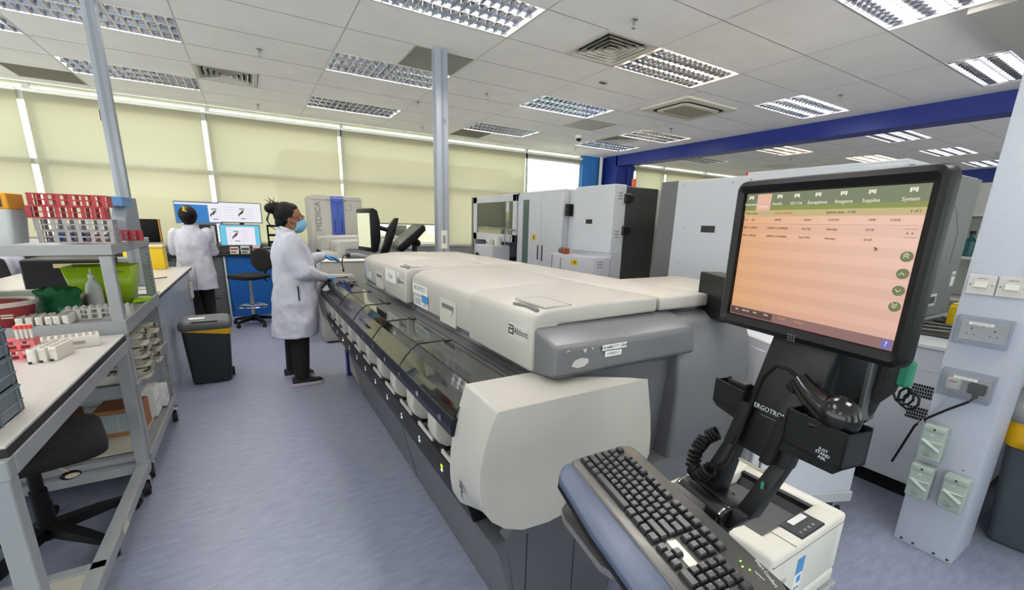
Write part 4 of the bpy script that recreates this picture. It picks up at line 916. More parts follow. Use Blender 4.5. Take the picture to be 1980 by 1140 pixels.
c0 = [(-.06, -.1, .965), (-.085, -.105, .93), (-.115, -.1, .935), (-.125, -.085, .975), (-.115, -.07, 1.01), (-.1, -.05, 1.03)]
for i in range(len(c0)-1):
    for k in range(44):
        f = k/44; c = Vector(c0[i]).lerp(Vector(c0[i+1]), f); a = (i*44+k)*2*pi/11
        d = (Vector(c0[i+1])-Vector(c0[i])).normalized(); u_ = d.orthogonal().normalized(); v_ = d.cross(u_); P.append(c+u_*cos(a)*.0135+v_*sin(a)*.0135)
q.tube(P, .0043, 5); q.out('coiled_cord', BLACKM, t)
t = thing('white_cable_tie', 'thin cream cable clip between the arms of the fork', 'cable', W3(0, 0, 0), GA)
q = MB(); q.tube([(-.055, -.03, .985), (-.04, -.03, .985), (.0, -.01, .975)], .0035, 6); q.bx(-.058, -.053, -.034, -.026, .975, .995, .001); q.bx(.0, .028, -.015, -.005, .955, .985, .004); q.out('strap', mat('cream_strap', (212, 204, 186), .5), t)
t = thing('padded_cable', 'dark padded cable bundle hanging from behind the monitor corner', 'cable', W3(0, 0, 0), GA)
q = MB(); q.tube([(.135, .10, 1.30), (.132, .10, 1.25), (.128, .1, 1.215), (.112, .1, 1.185)], [.017, .019, .018, .014], 12); q.tube([(.112, .1, 1.183), (.104, .1, 1.165), (.094, .1, 1.14), (.09, .1, 1.125)], [.014, .018, .019, .015], 12); q.out('sleeve', mat('sleeve_fabric', (34, 33, 36), .85, bump=.6, nscale=120), t)
q = MB(); q.tube([(.15+.014*sin(k*.7)+.001*k, .1, 1.215-.018*cos(k*.7)-.0006*k) for k in range(26)], .0022, 6); q.out('loose_coil', BLACK, t)
q = MB(); q.bx(.145, .165, .09, .11, 1.225, 1.275, .004); q.out('green_plug', mat('green_plug', (20, 110, 84), .4), t)
# keyboard
X_ = Vector((-.183, -.981, -.063)).normalized(); N_ = Vector((-.127, -.04, .991)); N_ = (N_-X_*N_.dot(X_)).normalized(); Y_ = N_.cross(X_)
kb = thing('keyboard', 'black and grey computer keyboard with blue grey palm rest below the monitor', 'keyboard')
kb.matrix_world = Matrix.Translation((.75, .701, .956)) @ Matrix((X_, Y_, N_)).transposed().to_4x4()
KBG = mat('keyboard_grey', (84, 82, 80), .34, .2, noise=.05, nscale=10)
q = MB(); q.M = T(0, 0, -.012)
P = [(-.022, .02), (-.014, .038), (.0, .044), (.42, .044), (.445, .036), (.452, .02), (.452, -.12), (.445, -.135), (-.0, -.135), (-.02, -.128), (-.024, -.11)]
q.prism(P, 'z', -.016, .0, .006, 3); q.out('case', KBG, kb)
q = MB(); q.prism([(-.016, -.13), (.45, -.13), (.456, -.15), (.44, -.195), (.2, -.197), (.03, -.186), (-.004, -.165), (-.018, -.145)], 'z', -.034, -.012, .007, 3); q.mat(1); q.prism([(-.018, -.132), (.45, -.132), (.458, -.152), (.442, -.198), (.2, -.2), (.028, -.189), (-.008, -.167), (-.022, -.145)], 'z', -.042, -.032, .003)
q.out('palm_rest', [mat('palm_blue', (74, 84, 108), .42, .1), BLACKM], kb)
KEY = mat('key_black', (44, 44, 47), .35); U = .01905
keys = []
def row(y, spec, x=0.0):
    for w_, l in spec:
        if w_ > 0: keys.append((x+w_*U/2-U/2, y, w_, l))
        x += abs(w_)*U
row(0, [(1, 'Esc'), (-1, '')]+[(1, 'F%d' % k) for k in range(1, 5)]+[(-.5, '')]+[(1, 'F%d' % k) for k in range(5, 9)]+[(-.5, '')]+[(1, 'F%d' % k) for k in range(9, 13)]+[(-.25, ''), (1, 'Prt'), (1, 'Scr'), (1, 'Brk')])
row(-.0235, [(1, c) for c in '`1234567890-=']+[(2, 'Back'), (-.25, ''), (1, 'Ins'), (1, 'Hm'), (1, 'PU'), (-.25, ''), (1, 'Num'), (1, '/'), (1, '*'), (1, '-')])
row(-.0235-U, [(1.5, 'Tab')]+[(1, c) for c in 'QWERTYUIOP[]']+[(1.5, '\\'), (-.25, ''), (1, 'Del'), (1, 'End'), (1, 'PD'), (-.25, ''), (1, '7'), (1, '8'), (1, '9')])
row(-.0235-2*U, [(1.75, 'Caps')]+[(1, c) for c in "ASDFGHJKL;'"]+[(2.25, 'Enter'), (-3.5, ''), (1, '4'), (1, '5'), (1, '6'), (1, '+')])
row(-.0235-3*U, [(2.25, 'Shift')]+[(1, c) for c in 'ZXCVBNM,./']+[(2.75, 'Shift'), (-1.25, ''), (1, '^'), (-1.25, ''), (1, '1'), (1, '2'), (1, '3'), (1, 'Ent')])
row(-.0235-4*U, [(1.25, 'Ctrl'), (1.25, ''), (1.25, 'Alt'), (6.25, ''), (1.25, 'Alt'), (1.25, ''), (1.25, ''), (1.25, 'Ctrl'), (-.25, ''), (1, '<'), (1, 'v'), (1, '>'), (-.25, ''), (2, '0'), (1, '.')])
q = MB(); lg = MB()
for x, y, w_, l in keys:
    hw, hh = w_*U/2-.0012, U/2-.0012
    R0 = [(x-hw, y-hh, -.012), (x+hw, y-hh, -.012), (x+hw, y+hh, -.012), (x-hw, y+hh, -.012)]
    R1 = [(x-hw+.0008, y-hh+.0008, -.004), (x+hw-.0008, y-hh+.0008, -.004), (x+hw-.0008, y+hh-.001, -.004), (x-hw+.0008, y+hh-.001, -.004)]
    R2 = [(x-hw+.0028, y-hh+.0028, -.0004), (x+hw-.0028, y-hh+.0028, -.0004), (x+hw-.0028, y+hh-.0024, .0), (x-hw+.0028, y+hh-.0024, .0)]
    q.loft([R0, R1, R2], cap=True, smooth=False)
    if l: lg.text(l, .0058 if len(l) == 1 else .0036, T(x-hw+.0035, y+.002, .0003), .0002, 'LEFT')
q.out('keys', KEY, kb); lg.out('key_legends', mat('legend_grey', (170, 172, 176), .5), kb)
q = MB(); q.prism([(.287, -.062), (.345, -.06), (.345, -.075), (.32, -.079), (.29, -.079)], 'z', -.012, -.0112); q.bx(.27, .345, -.079, -.060, -.0121, -.0113); q.out('shiny_patch', mat('satin_grey', (170, 164, 158), .25, .4), kb)
q = MB(); q.text('Smart Comfort', .009, T(.40, .032, -.0114) @ Rz(-.25), .0003); q.text('keyboard', .005, T(.40, .018, -.0114), .0003); q.out('lettering', mat('white_print'), kb)
q = MB()
for x, y in ((.365, .012), (.375, .006), (.385, .012)): q.cyl((x, y, -.0125), (x, y, -.0108), .0018, n=10)
q.out('status_lights', mat('led_green', (150, 200, 90), .4, emit=(150, 220, 90), es=.8), kb)
q = MB(); q.tube([(.3, .045, -.02), (.32, .05, -.03), (.36, .052, -.03), (.43, .07, -.05)], .003, 6); q.out('cord', BLACK, kb)
# tray under the keyboard
t = thing('keyboard_tray', 'dark grey looped metal tray sticking out below the keyboard', 'tray', (0, 0, 0))
q = MB()
out_ = [(.548, .668), (.572, .688), (.66, .69), (.70, .30), (.55, .30), (.516, .49), (.53, .64)]
o_ = [(.70, .72), (.585, .70), (.560, .684), (.545, .655), (.523, .51), (.530, .485), (.548, .47), (.70, .46)]
i_ = [(.70, .665), (.622, .655), (.607, .645), (.598, .632), (.569, .52), (.573, .510), (.583, .503), (.70, .50)]
for k in range(len(o_)-1): 
    a, b, c, d = o_[k], o_[k+1], i_[k+1], i_[k]
    q.loft([[(a[0], a[1], .84), (a[0], a[1], .856), (d[0], d[1], .852), (d[0], d[1], .838)], [(b[0], b[1], .84), (b[0], b[1], .856), (c[0], c[1], .852), (c[0], c[1], .838)]], smooth=False)
q.bx(.70, .80, .40, .74, .835, .872, .004); q.bx(.6, .87, .5, .6, .872, .89, .004)
q.out('tray_frame', mat('tray_grey', (112, 112, 116), .35, .3), t)
q = MB(); q.cyl((.60, .46, .838), (.60, .46, .0), .012); q.lathe([(.05, 0), (.05, .01), (.014, .02)], (.60, .46, 0), 16); q.out('leg', ALU, t)
# printer
PRW = mat('printer_white', (212, 208, 200), .38)
t = thing('laser_printer', 'white desktop laser printer with dark output tray and control panel', 'printer', (1.04, .43, .46))
q = MB()
q.bx(0, .39, 0, .37, .0, .05, .012, 3); q.bx(0, .39, .29, .37, .05, .24, .012, 3); q.bx(0, .07, 0, .3, .05, .24, .012, 3); q.bx(.345, .39, 0, .3, .05, .24, .012, 3); q.bx(.05, .36, 0, .072, .05, .24, .012, 3)
q.bx(.0, .39, .004, .37, .19, .195); q.out('body', PRW, t)
q = MB(); q.prism([(.06, .215), (.30, .20), (.352, .14), (.352, .12), (.06, .12)], 'y', .06, .30); q.out('output_tray', mat('tray_charcoal', (66, 67, 70), .5), t)
q = MB(); q.bx(.33, .352, .065, .3, .14, .232); q.prism([(.30, .19), (.35, .232), (.35, .15), (.3, .15)], 'y', .065, .29); q.out('paper_slot', BLACK, t)
q = MB(); q.bx(.145, .27, .006, .07, .238, .244, .003); q.mat(1); q.bx(.175, .25, .045, .064, .244, .2475, .002); q.mat(2)
for k in range(4): q.bx(.16+k*.022, .17+k*.022, .018, .024, .244, .2455)
q.out('control_panel', [BLACK, mat('lcd_pale', (210, 214, 214), .2), mat('button_grey', (120, 120, 124), .5)], t)
q = MB(); q.bx(.10, .103, -.001, .07, .2395, .241); q.bx(.0, .39, -.001, .002, .215, .2165); q.out('seam', mat('seam_grey'), t)
q = MB(); q.bx(.128, .165, -.0015, 0, .03, .19); q.mat(1); q.bx(.128, .165, -.002, -.001, .14, .19); q.bx(.14, .158, -.0022, -.001, .11, .13); q.mat(2)
for k in range(4): q.bx(.135, .16, -.0022, -.001, .045+k*.015, .048+k*.015)
q.out('sticker', [PAPER, STK, INK], t)
q = MB(); q.text('hp', .028, face_my(.07, -.0005, .15)); q.out('logo', mat('logo_grey', (150, 152, 156), .4), t)
t = thing('printer_stand', 'low grey stand with a curved tube handle under the white printer', 'stand', (1.04, .43, 0))
q = MB(); q.bx(-.01, .4, -.01, .38, .43, .46, .004); q.out('shelf', STEELW, t)
for x, y in ((.01, .01), (.38, .01), (.01, .36), (.38, .36)): q = MB(); q.bx(x-.012, x+.012, y-.012, y+.012, 0, .43, .002); q.out('leg', STEELW, t)
q = MB(); q.tube([(.40, .06, .42), (.44, .06, .42), (.475, .06, .40), (.49, .06, .36), (.49, .06, .02)], .018, 12); q.out('handle', mat('ivory_tube', (196, 190, 176), .4), t)
# black box beside the monitor
t = thing('computer_box', 'small black box standing on the grey rear corner of the near analyzer', 'box', (1.79, 1.205, 1.105), -.535)
q = MB(); q.bx(-.01, .09, -.13, .13, 0, .195, .004); q.out('casing', BLACK, t)
q = MB(); q.bx(.02, .085, -.17, -.13, .01, .175, .004); q.mat(1)
for z in (.03, .075, .12): q.cyl((.04, -.174, z), (.04, -.17, z), .012)
q.out('side_module', [BLACKM, ARM], t)

# ------------------------------------------------------------------ right hand pillar with electrical fittings
PW = mat('pillar_paint', (182, 186, 200), .45, noise=.02)
t = thing('service_pillar', 'white square trunking pillar carrying switches and sockets on the right', 'pillar', (2.66, .385, 0))
q = MB(); q.bx(0, .28, 0, .215, 0, CZ, .006, 2); q.out('column', PW, t)
q = MB()
for y in (.015, .063, .14, .185): q.cyl((-.002, y, .018), (.002, y, .018), .006, n=12)
q.cyl((-.002, .05, .47), (.001, .05, .47), .003); q.out('bolts', mat('bolt_grey', (70, 70, 74), .4, .5), t)
IV = mat('switch_ivory', (196, 192, 188), .45)
for k, y in enumerate((.545, .455)):
    t = thing('fused_switch', ('square white isolator switch at upper left of the pillar' if k == 0 else 'square white isolator switch at upper right of the pillar'), 'switch', (2.66, y, 1.298), 0, 'pillar rocker switches')
    q = MB(); q.bx(-.012, 0, -.0435, .0435, -.042, .042, .003); q.out('plate', IV, t)
    q = MB(); q.prism([(-.012, -.012), (-.022, -.01), (-.019, .012), (-.012, .013)], 'y', -.02, .02, .001); q.out('rocker', WTUBE, t)
    q = MB(); q.text('SWITCH', .0075, face_mx(-.0123, 0, .027)); q.cyl((-.013, .033, 0), (-.012, .033, 0), .0025, n=8); q.cyl((-.013, -.033, 0), (-.012, -.033, 0), .0025, n=8); q.out('print', INK, t)
CLR = clear_mat('clear_acrylic', (240, 242, 245), .96, .05, .03)
for k, z in enumerate((1.1, .858)):
    t = thing('socket_outlet', ('clear covered double socket with nothing plugged in' if k == 0 else 'clear covered double socket holding two plugs'), 'socket', (2.66, .5, z), 0, 'covered double sockets')
    q = MB(); q.bx(-.01, 0, -.073, .073, -.043, .043, .003); q.out('plate', mat('socket_pinkish', (192, 186, 184), .5), t)
    q = MB()
    for y in (.035, -.035): q.bx(-.0108, -.0095, y-.003, y+.003, .006, .014); q.bx(-.0108, -.0095, y-.014, y-.008, -.016, -.012); q.bx(-.0108, -.0095, y+.008, y+.014, -.016, -.012)
    q.out('pin_holes', INK, t)
    q = MB()
    for y in (.009, -.009): q.bx(-.017, -.01, y-.006, y+.006, .022, .034, .001)
    q.out('switches', WTUBE, t)
    q = MB(); a = .084; q.bx(-.056, -.053, -a, a, -.055, .045); q.bx(-.055, 0, -a, -a+.003, -.055, .062); q.bx(-.055, 0, a-.003, a, -.055, .062); q.bx(-.055, 0, -a, a, -.058, -.055)
    q.prism([(-.056, .045), (-.004, .062), (-.004, .065), (-.056, .048)], 'y', -a, a); q.out('clear_cover', CLR, t)
    q = MB(); q.bx(-.0575, -.056, -.036, .038, .034, .045); q.mat(1); q.text('FOR EQUIPMENT ONLY', .0055, face_mx(-.0577, 0, .0395)); q.out('label', [PAPER, INK], t)
t = thing('power_plug', 'white mains plug with red mark in the lower socket', 'plug', (2.65, .537, .86))
q = MB(); q.bx(-.035, 0, -.024, .024, -.027, .025, .009, 3); q.out('body', WTUBE, t)
q = MB(); q.bx(-.036, -.0348, -.012, .012, .008, .013); q.out('mark', mat('red_mark', (190, 70, 66), .5), t)
q = MB(); q.tube([(-.02, 0, -.026), (-.02, .0, -.06), (-.01, .04, -.15), (-.0, .08, -.24)], .004, 7); q.out('cord', mat('grey_cord', (170, 170, 174), .5), t)
t = thing('power_plug', 'black mains plug in the lower socket with a trailing black cord', 'plug', (2.65, .463, .855))
q = MB(); q.bx(-.04, 0, -.028, .028, -.022, .025, .009, 3); q.prism([(-.01, -.02), (.01, -.02), (.007, -.04), (-.007, -.04)], 'x', -.028, -.012, .002); q.out('body', BLACK, t)
q = MB(); q.tube([(-.02, 0, -.035), (-.022, .012, -.06), (-.03, .07, -.12), (-.02, .13, -.19), (.1, .19, -.28), (.3, .27, -.5), (.38, .31, -.62)], .0055, 7); q.out('cord', BLACK, t)
GI = mat('isolator_green_grey', (158, 170, 162), .45)
for k, (y, z, w_) in enumerate(((.548, .565, 'topmost of the three green grey rotary isolators on the pillar'), (.553, .36, 'lower left green grey rotary isolator on the pillar'), (.437, .365, 'lower right green grey rotary isolator on the pillar'))):
    t = thing('rotary_isolator', w_, 'switch', (2.66, y, z), 0, 'rotary isolators on the pillar')
    q = MB(); q.bx(-.055, 0, -.041, .041, -.085, .085, .008, 3); q.bx(-.059, -.05, -.04, .04, .055, .08, .004, 2); q.out('housing', GI, t)
    q = MB(); q.M = T(-.058, 0, 0) @ Rx(.0); q.M = T(-.06, .0, -.008) @ Rx(.55); q.bx(-.008, .004, -.038, .038, -.006, .006, .003, 2); q.M = T(-.057, -.008, .008) @ Rx(-.12); q.bx(-.004, .002, -.028, .04, -.003, .003); q.out('lever', mat('lever_pale', (196, 206, 198), .4), t)
    q = MB(); q.text('18', .014, face_mx(-.0556, -.0+.005, .04)); q.mat(1)
    q.M = T(-.0556, .008, -.055) @ Rz(-pi/2) @ Rx(pi/2); q.tube([(-.018, 0, 0), (-.006, .012, 0), (.008, .004, 0), (.016, -.008, 0), (.0, -.014, 0), (-.012, -.008, 0)], .0012, 4); q.text('2D', .016, T(0, -.006, .0008)); q.M = None
    q.mat(2); q.cyl((-.06, .0, .068), (-.0585, .0, .068), .005, n=8); q.out('markings', [mat('white_print'), mat('moulded_grey', (120, 130, 124), .5), INK], t)
# wheeled bin and white cabinet past the pillar
def wheelie(name, label, loc, rz, sx, sy, h, bodym, lidm, sg=1, am=.10):
    t = thing(name, label, 'bin', loc, rz)
    q = MB(); b0 = rr(sx*.40, sy*.40, .03, 4); b1 = rr(sx*.5, sy*.5, .035, 4)
    q.loft([ringz(b0, .012), ringz(rr(sx*.42, sy*.42, .03, 4), .03), ringz(b1, h)]); q.out('body', bodym, t)
    q = MB(); q.loft([[(x, y, h*(.93-am*sg*x/sx)) for x, y in rr(sx*.503, sy*.503, .04, 4)], [(x, y, h*(.965-.05*sg*x/sx)) for x, y in rr(sx*.525, sy*.525, .04, 4)], ringz(rr(sx*.515, sy*.515, .04, 4), h+.005)])
    q.out('bag_edge', mat('yellow_bag', (226, 172, 18), .35, bump=.8, nscale=26), t)
    q = MB(); q.loft([ringz(rr(sx*.54, sy*.54, .05, 5), h-.005), ringz(rr(sx*.56, sy*.56, .05, 5), h+.012), ringz(rr(sx*.555, sy*.555, .05, 5), h+.045), ringz(rr(sx*.5, sy*.5, .05, 5), h+.075), ringz(rr(sx*.47, sy*.46, .05, 5), h+.08)], angle if False else True)
    l = q.out('lid', lidm, t, 50)
    return t, l
t, l = wheelie('waste_bin', 'large grey plastic bin with yellow liner past the service pillar', (3.27, .19, 0), .1, .46, .46, .66, mat('bin_grey', (74, 80, 88), .55), mat('bin_lid_grey', (132, 134, 140), .45), -1, .26)
q = MB(); q.cyl((-.27, -.1, .55), (-.27, .16, .55), .02); q.bx(-.27, -.2, -.02, .04, .53, .58, .006); q.out('handle', BLACK, t)
t = thing('storage_cabinet', 'plain white cabinet standing behind the grey bin at the right edge', 'cabinet', (3.72, -.75, 0))
q = MB(); q.bx(0, .5, 0, 1.15, .06, 1.25, .005); q.bx(.02, .48, .02, 1.13, 0, .06); q.out('carcass', CW, t)
q = MB(); q.bx(-.015, 0, .01, .57, .08, 1.23, .002); q.out('door', CW, t)
q = MB(); q.bx(-.015, 0, .58, 1.14, .08, 1.23, .002); d = q.out('door', CW, t)
q = MB(); q.bx(-.03, -.015, .62, .64, .6, .75, .003); q.out('handle', HND, d)
# ------------------------------------------------------------------ left side: workbench, rack and what stands on them
RX_ = -.62
PERF = mat('perforation', (84, 88, 92), .6)
def upright(q, x, y, z0, z1, s=.045): q.bx(x-s, x, y, y+s, z0, z1, .003)
t = thing('packing_bench', 'grey steel framed workbench with pale top and black edge at the left', 'workbench', (0, 0, 0))
q = MB(); q.bx(-1.95, RX_+.0, 1.57, 2.885, .868, .892, .002); q.mat(1); q.bx(-1.95, RX_+.002, 1.568, 2.887, .858, .884); q.out('worktop', [CREAM, EDGE], t)
q = MB(); q.bx(-1.95, RX_+.004, 1.545, 1.585, .80, .858, .003); q.bx(-1.95, RX_+.004, 2.85, 2.89, .80, .858, .003); q.bx(-.66, RX_+.006, 1.585, 2.85, .80, .858, .003); q.bx(-1.95, -1.91, 1.585, 2.85, .8, .858); q.out('top_frame', STEELW, t)
for x, y in ((RX_, 1.545), (RX_, 2.845), (-1.9, 1.545), (-1.9, 2.845)): q = MB(); upright(q, x, y, .10, .80, .05); q.out('leg', STEELW, t)
q = MB(); q.bx(-.67, RX_+.004, 1.2, 2.89, .115, .165, .003); q.bx(-1.95, RX_, 2.84, 2.885, .115, .165, .003); q.bx(-1.95, RX_, 2.0, 2.045, .115, .165, .003); q.bx(-1.95, RX_, 1.2, 1.245, .115, .165, .003); q.bx(-1.95, -1.9, 1.2, 2.89, .115, .165); q.out('base_frame', STEELW, t)
q = MB(); q.bx(-1.9, -.67, 1.245, 2.0, .14, .155); q.out('bottom_board', mat('board_beige', (176, 172, 158), .5, noise=.04), t)
q = MB(); q.bx(RX_+.003, RX_+.0075, 2.25, 2.33, .125, .155); q.out('scuffed_tape', mat('tape_pale', (206, 200, 190), .6), t)
def caster(x, y, par, rz=0):
    q = MB(); q.M = T(x, y, 0) @ Rz(rz); q.cyl((-.014, 0, .042), (.014, 0, .042), .042, n=18); w_ = q.out('caster', RUB, par)
    q = MB(); q.M = T(x, y, 0) @ Rz(rz); q.bx(-.024, -.018, -.02, .02, .03, .1, .002); q.bx(.018, .024, -.02, .02, .03, .1, .002); q.bx(-.026, .026, -.028, .028, .095, .116, .003); q.out('fork', CHROME, w_)
for x, y in ((-.645, 1.28), (-.64, 2.80), (-1.9, 1.28), (-1.9, 2.80)): caster(x, y, t, .4)

t = thing('steel_rack', 'grey perforated steel rack with four shelves behind the workbench', 'shelving rack', (0, 0, 0))
for x, y, h in ((RX_, 2.93, 1.29), (RX_, 3.85, 1.29), (-1.88, 2.93, 1.29), (-1.88, 3.85, 1.29)):
    q = MB(); q.bx(x-.05, x, y, y+.045, .12, h, .003); u_ = q.out('upright', STEELW, t)
    q = MB()
    for k in range(42):
        z = .2+k*.025
        if y > 3: q.bx(x-.012, x-.006, y-.0015, y+.001, z, z+.012)
    if q.v: q.out('slots', PERF, u_)
def shelf(z, th, deck=True, lab=None):
    q = MB()
    q.bx(-1.9, RX_+.004, 2.925, 2.94, z-th, z, .002); q.bx(-1.9, RX_+.004, 3.885, 3.9, z-th, z, .002); q.bx(RX_-.01, RX_+.0065, 2.923, 3.9, z-th, z+.0005, .002); q.bx(-1.9, -1.885, 2.925, 3.9, z-th, z)
    q.bx(-1.89, RX_-.005, 2.935, 3.89, z-.022, z-.012)
    q.out('shelf', STEELW, t)
shelf(1.345, .052); shelf(.955, .075); shelf(.60, .065); shelf(.185, .06)
q = MB(); q.bx(-1.88, -.68, 3.0, 3.84, .18, .187); q.out('bottom_liner', mat('liner_beige', (184, 178, 162), .5), t)
for x, y in ((-.645, 3.0), (-.63, 3.82), (-1.85, 3.0), (-1.85, 3.82)): caster(x, y, t, .2)

# tube racks on the top shelf
def tube_rack(name, L_, W_, H_, nx, ny, m, levels=3):
    t = thing(name, 'x', 'tube rack')
    for k in range(levels):
        q = MB(); z = k*(H_-.003)/(levels-1)
        for i in range(nx+1): x = -L_/2+i*L_/nx; q.bx(x-.0022, x+.0022, -W_/2, W_/2, z, z+.003)
        for j in range(ny+1): y = -W_/2+j*W_/ny; q.bx(-L_/2, L_/2, y-.0022, y+.0022, z, z+.003)
        q.out('grid', m, t)
    for e in (-1, 1):
        q = MB()
        for x in (-L_*.46, -L_*.27, -L_*.12, L_*.03, L_*.20, L_*.33, L_*.46): q.bx(x-.008, x+.008, e*W_/2-.0015, e*W_/2+.0015, 0, H_)
        for z in (0, .48, .93): q.bx(-L_/2, L_/2, e*W_/2-.0015, e*W_/2+.0015, z*H_, z*H_+.005)
        for y in (-W_*.4, 0, W_*.4): q.bx(e*L_/2-.0015, e*L_/2+.0015, y-.008, y+.008, 0, H_)
        q.out('side_frame', m, t)
    return t
GRK = mat('rack_grey', (160, 154, 158), .4)
g = 'tube racks stacked on the top shelf'
r = tube_rack('test_tube_rack', .29, .11, .058, 10, 4, RED); r.location = (-.772, 3.12, 1.528); tag(r, 'red wire test tube rack, topmost of the stack', None, g)
dup(r, (-.785, 3.11, 1.468), .06, 'red wire test tube rack, second from the top of the stack', g)
r2_ = tube_rack('test_tube_rack', .29, .11, .058, 10, 4, GRK); r2_.location = (-.765, 3.11, 1.408); tag(r2_, 'grey wire test tube rack just under the two red ones', None, g)
dup(r2_, (-.76, 3.11, 1.348), -.03, 'grey wire test tube rack at the bottom of the stack', g)
r3 = dup(r, (-.70, 3.33, 1.348), .3, 'dark red tube rack standing behind the grey ones', g)
t = thing('file_box', 'slim grey blue magazine file leaning beside the tube racks', 'file box', (-.655, 3.56, 1.345), -.1)
q = MB(); q.prism([(-.12, 0), (.12, 0), (.12, .25), (-.03, .25), (-.12, .12)], 'x', -.035, .035, .003); q.out('body', mat('file_blue_grey', (138, 148, 160), .5), t)
q = MB(); q.bx(-.03, .036, -.125, .02, .195, .252, .003); q.out('blue_label', mat('label_blue', (92, 138, 190), .5), t)
t = thing('storage_box', 'cloudy plastic box with orange label at the left end of the top shelf', 'box', (-1.07, 3.08, 1.345), 0)
q = MB(); q.loft([ringz(rr(.1, .09, .02), 0), ringz(rr(.115, .1, .02), .16)]); q.out('body', mat('frosted_plastic', (186, 192, 196), .5), t)
q = MB(); q.bx(-.11, .11, -.09, .09, .16, .235, .004); q.mat(1); q.bx(.02, .045, -.092, -.089, .17, .21); q.bx(.065, .09, -.092, -.089, .17, .215); q.out('orange_box', [mat('orange_card', (208, 146, 34), .6), mat('print_dark', (70, 40, 50), .6)], t)
q = MB(); q.M = T(-.03, -.10, .12) @ Rx(.5); q.bx(-.08, .08, -.005, .0, -.05, .04); q.out('yellow_note', mat('note_yellow', (206, 208, 130), .6), t)
t = thing('blue_packet', 'small blue and white packet behind the grey tube racks', 'packet', (-.83, 3.30, 1.348))
q = MB(); q.bx(-.07, .05, -.02, .02, 0, .045, .004); q.mat(1); q.bx(-.065, .045, -.018, .018, .045, .09, .004); q.out('body', [mat('packet_blue', (40, 90, 170), .4), PAPER], t)

# things on the middle shelf
t = thing('lime_bin', 'lime green plastic waste bin on the middle shelf', 'bin', (-.83, 3.66, .945))
q = MB(); q.loft([ringz(rr(.13, .09, .015), 0), ringz(rr(.165, .115, .015), .235)], cap=False); q.add(ringz(rr(.13, .09, .015), .004), [tuple(range(28))]); q.mat(1); q.bx(.05, .12, -.116, -.112, .2, .208)
b = q.out('body', [mat('lime_plastic', (150, 184, 28), .35), mat('lime_dark', (84, 110, 20), .5)], t); md = b.modifiers.new('s', 'SOLIDIFY'); md.thickness = .003
q = MB(); q.prism([(.13, .0), (.22, .01), (.22, .03), (.14, .02)], 'y', -.1, -.02); q.out('lip', mat('lime_bright', (170, 214, 20), .4), t)
t = thing('squeeze_bottle', 'frosted squeeze bottle in front of the lime bin', 'bottle', (-.845, 3.47, .945))
q = MB(); q.lathe([(.036, 0), (.038, .02), (.038, .11), (.03, .145), (.014, .165), (.012, .18)], n=20); q.out('body', mat('frosted_bottle', (196, 196, 196), .45), t)
q = MB(); q.lathe([(.015, .18), (.015, .2), (.005, .205), (.003, .235)], n=14); q.out('nozzle', WTUBE, t)
CL = mat('rack_clear_white', (196, 194, 190), .35)
r = tube_rack('sample_tube_rack', .27, .10, .055, 9, 3, CL); r.location = (-.76, 3.14, .945); r.rotation_euler = (0, 0, .06); tag(r, 'clear white tube rack beside the rack post on the middle shelf', None, 'white tube racks')
q = MB()
for k in range(9):
    for j in (0, 1):
        x = -.12+k*.03; q.cyl((x, -.02+j*.035, .005), (x, -.02+j*.035, .068), .006, n=8)
q.out('tubes', CL, r)
t = thing('sharps_container', 'round red sharps container with pale rim at the left edge', 'container', (-1.13, 3.10, .945))
q = MB(); q.lathe([(.12, 0), (.135, .07), (.14, .1)], n=32); q.out('body', mat('sharps_red', (150, 52, 58), .4), t)
q = MB(); q.lathe([(.139, .098), (.152, .10), (.155, .118), (.142, .122), (.135, .105)], n=32, cap=False); q.mat(1); q.lathe([(.13, .1), (.12, .112), (.05, .122), (.001, .118)], n=24); q.mat(0); q.bx(.06, .1, -.135, -.122, .05, .056); q.bx(.06, .1, -.135, -.122, .062, .068); q.out('rim', [mat('rim_pale', (196, 186, 178), .4), mat('red_filling', (140, 30, 36), .6, bump=1, nscale=40)], t)
t = thing('white_tray', 'white rectangular wash tray behind the sharps container', 'tray', (-1.12, 3.55, .945))
q = MB(); q.loft([ringz(rr(.20, .13, .02), 0), ringz(rr(.23, .16, .02), .085), ringz(rr(.24, .17, .02), .09), ringz(rr(.24, .17, .02), .08)], cap=False); q.add(ringz(rr(.2, .13, .02), .003), [tuple(range(28))]); b = q.out('body', mat('tray_white', (206, 206, 196), .4), t); md = b.modifiers.new('s', 'SOLIDIFY'); md.thickness = .003
q = MB(); q.bx(-.12, .1, -.08, .06, .005, .04, .004); q.out('contents', WTUBE, t)
random.seed(4)
t = thing('green_bag', 'crumpled dark green cloth bag beside the sharps container', 'bag', (-.945, 3.28, .945))
q = MB(); rings = []
for k in range(9):
    z = k*.0185; rr0 = [.085, .092, .09, .086, .083, .08, .085, .095, .07][k]
    rings.append([(rr0*cos(2*pi*j/22)*(1+random.uniform(-.08, .08)), .65*rr0*sin(2*pi*j/22)*(1+random.uniform(-.1, .1)), z+(random.uniform(-.012, .014) if k > 5 else 0)) for j in range(22)])
q.loft(rings); b = q.out('cloth', mat('green_cloth', (16, 92, 50), .7, noise=.2, nscale=30, bump=.5), t, 60)
q = MB(); q.bx(.0, .07, -.062, -.058, .0, .05); q.out('light_patch', mat('green_patch', (70, 140, 106), .6), t)

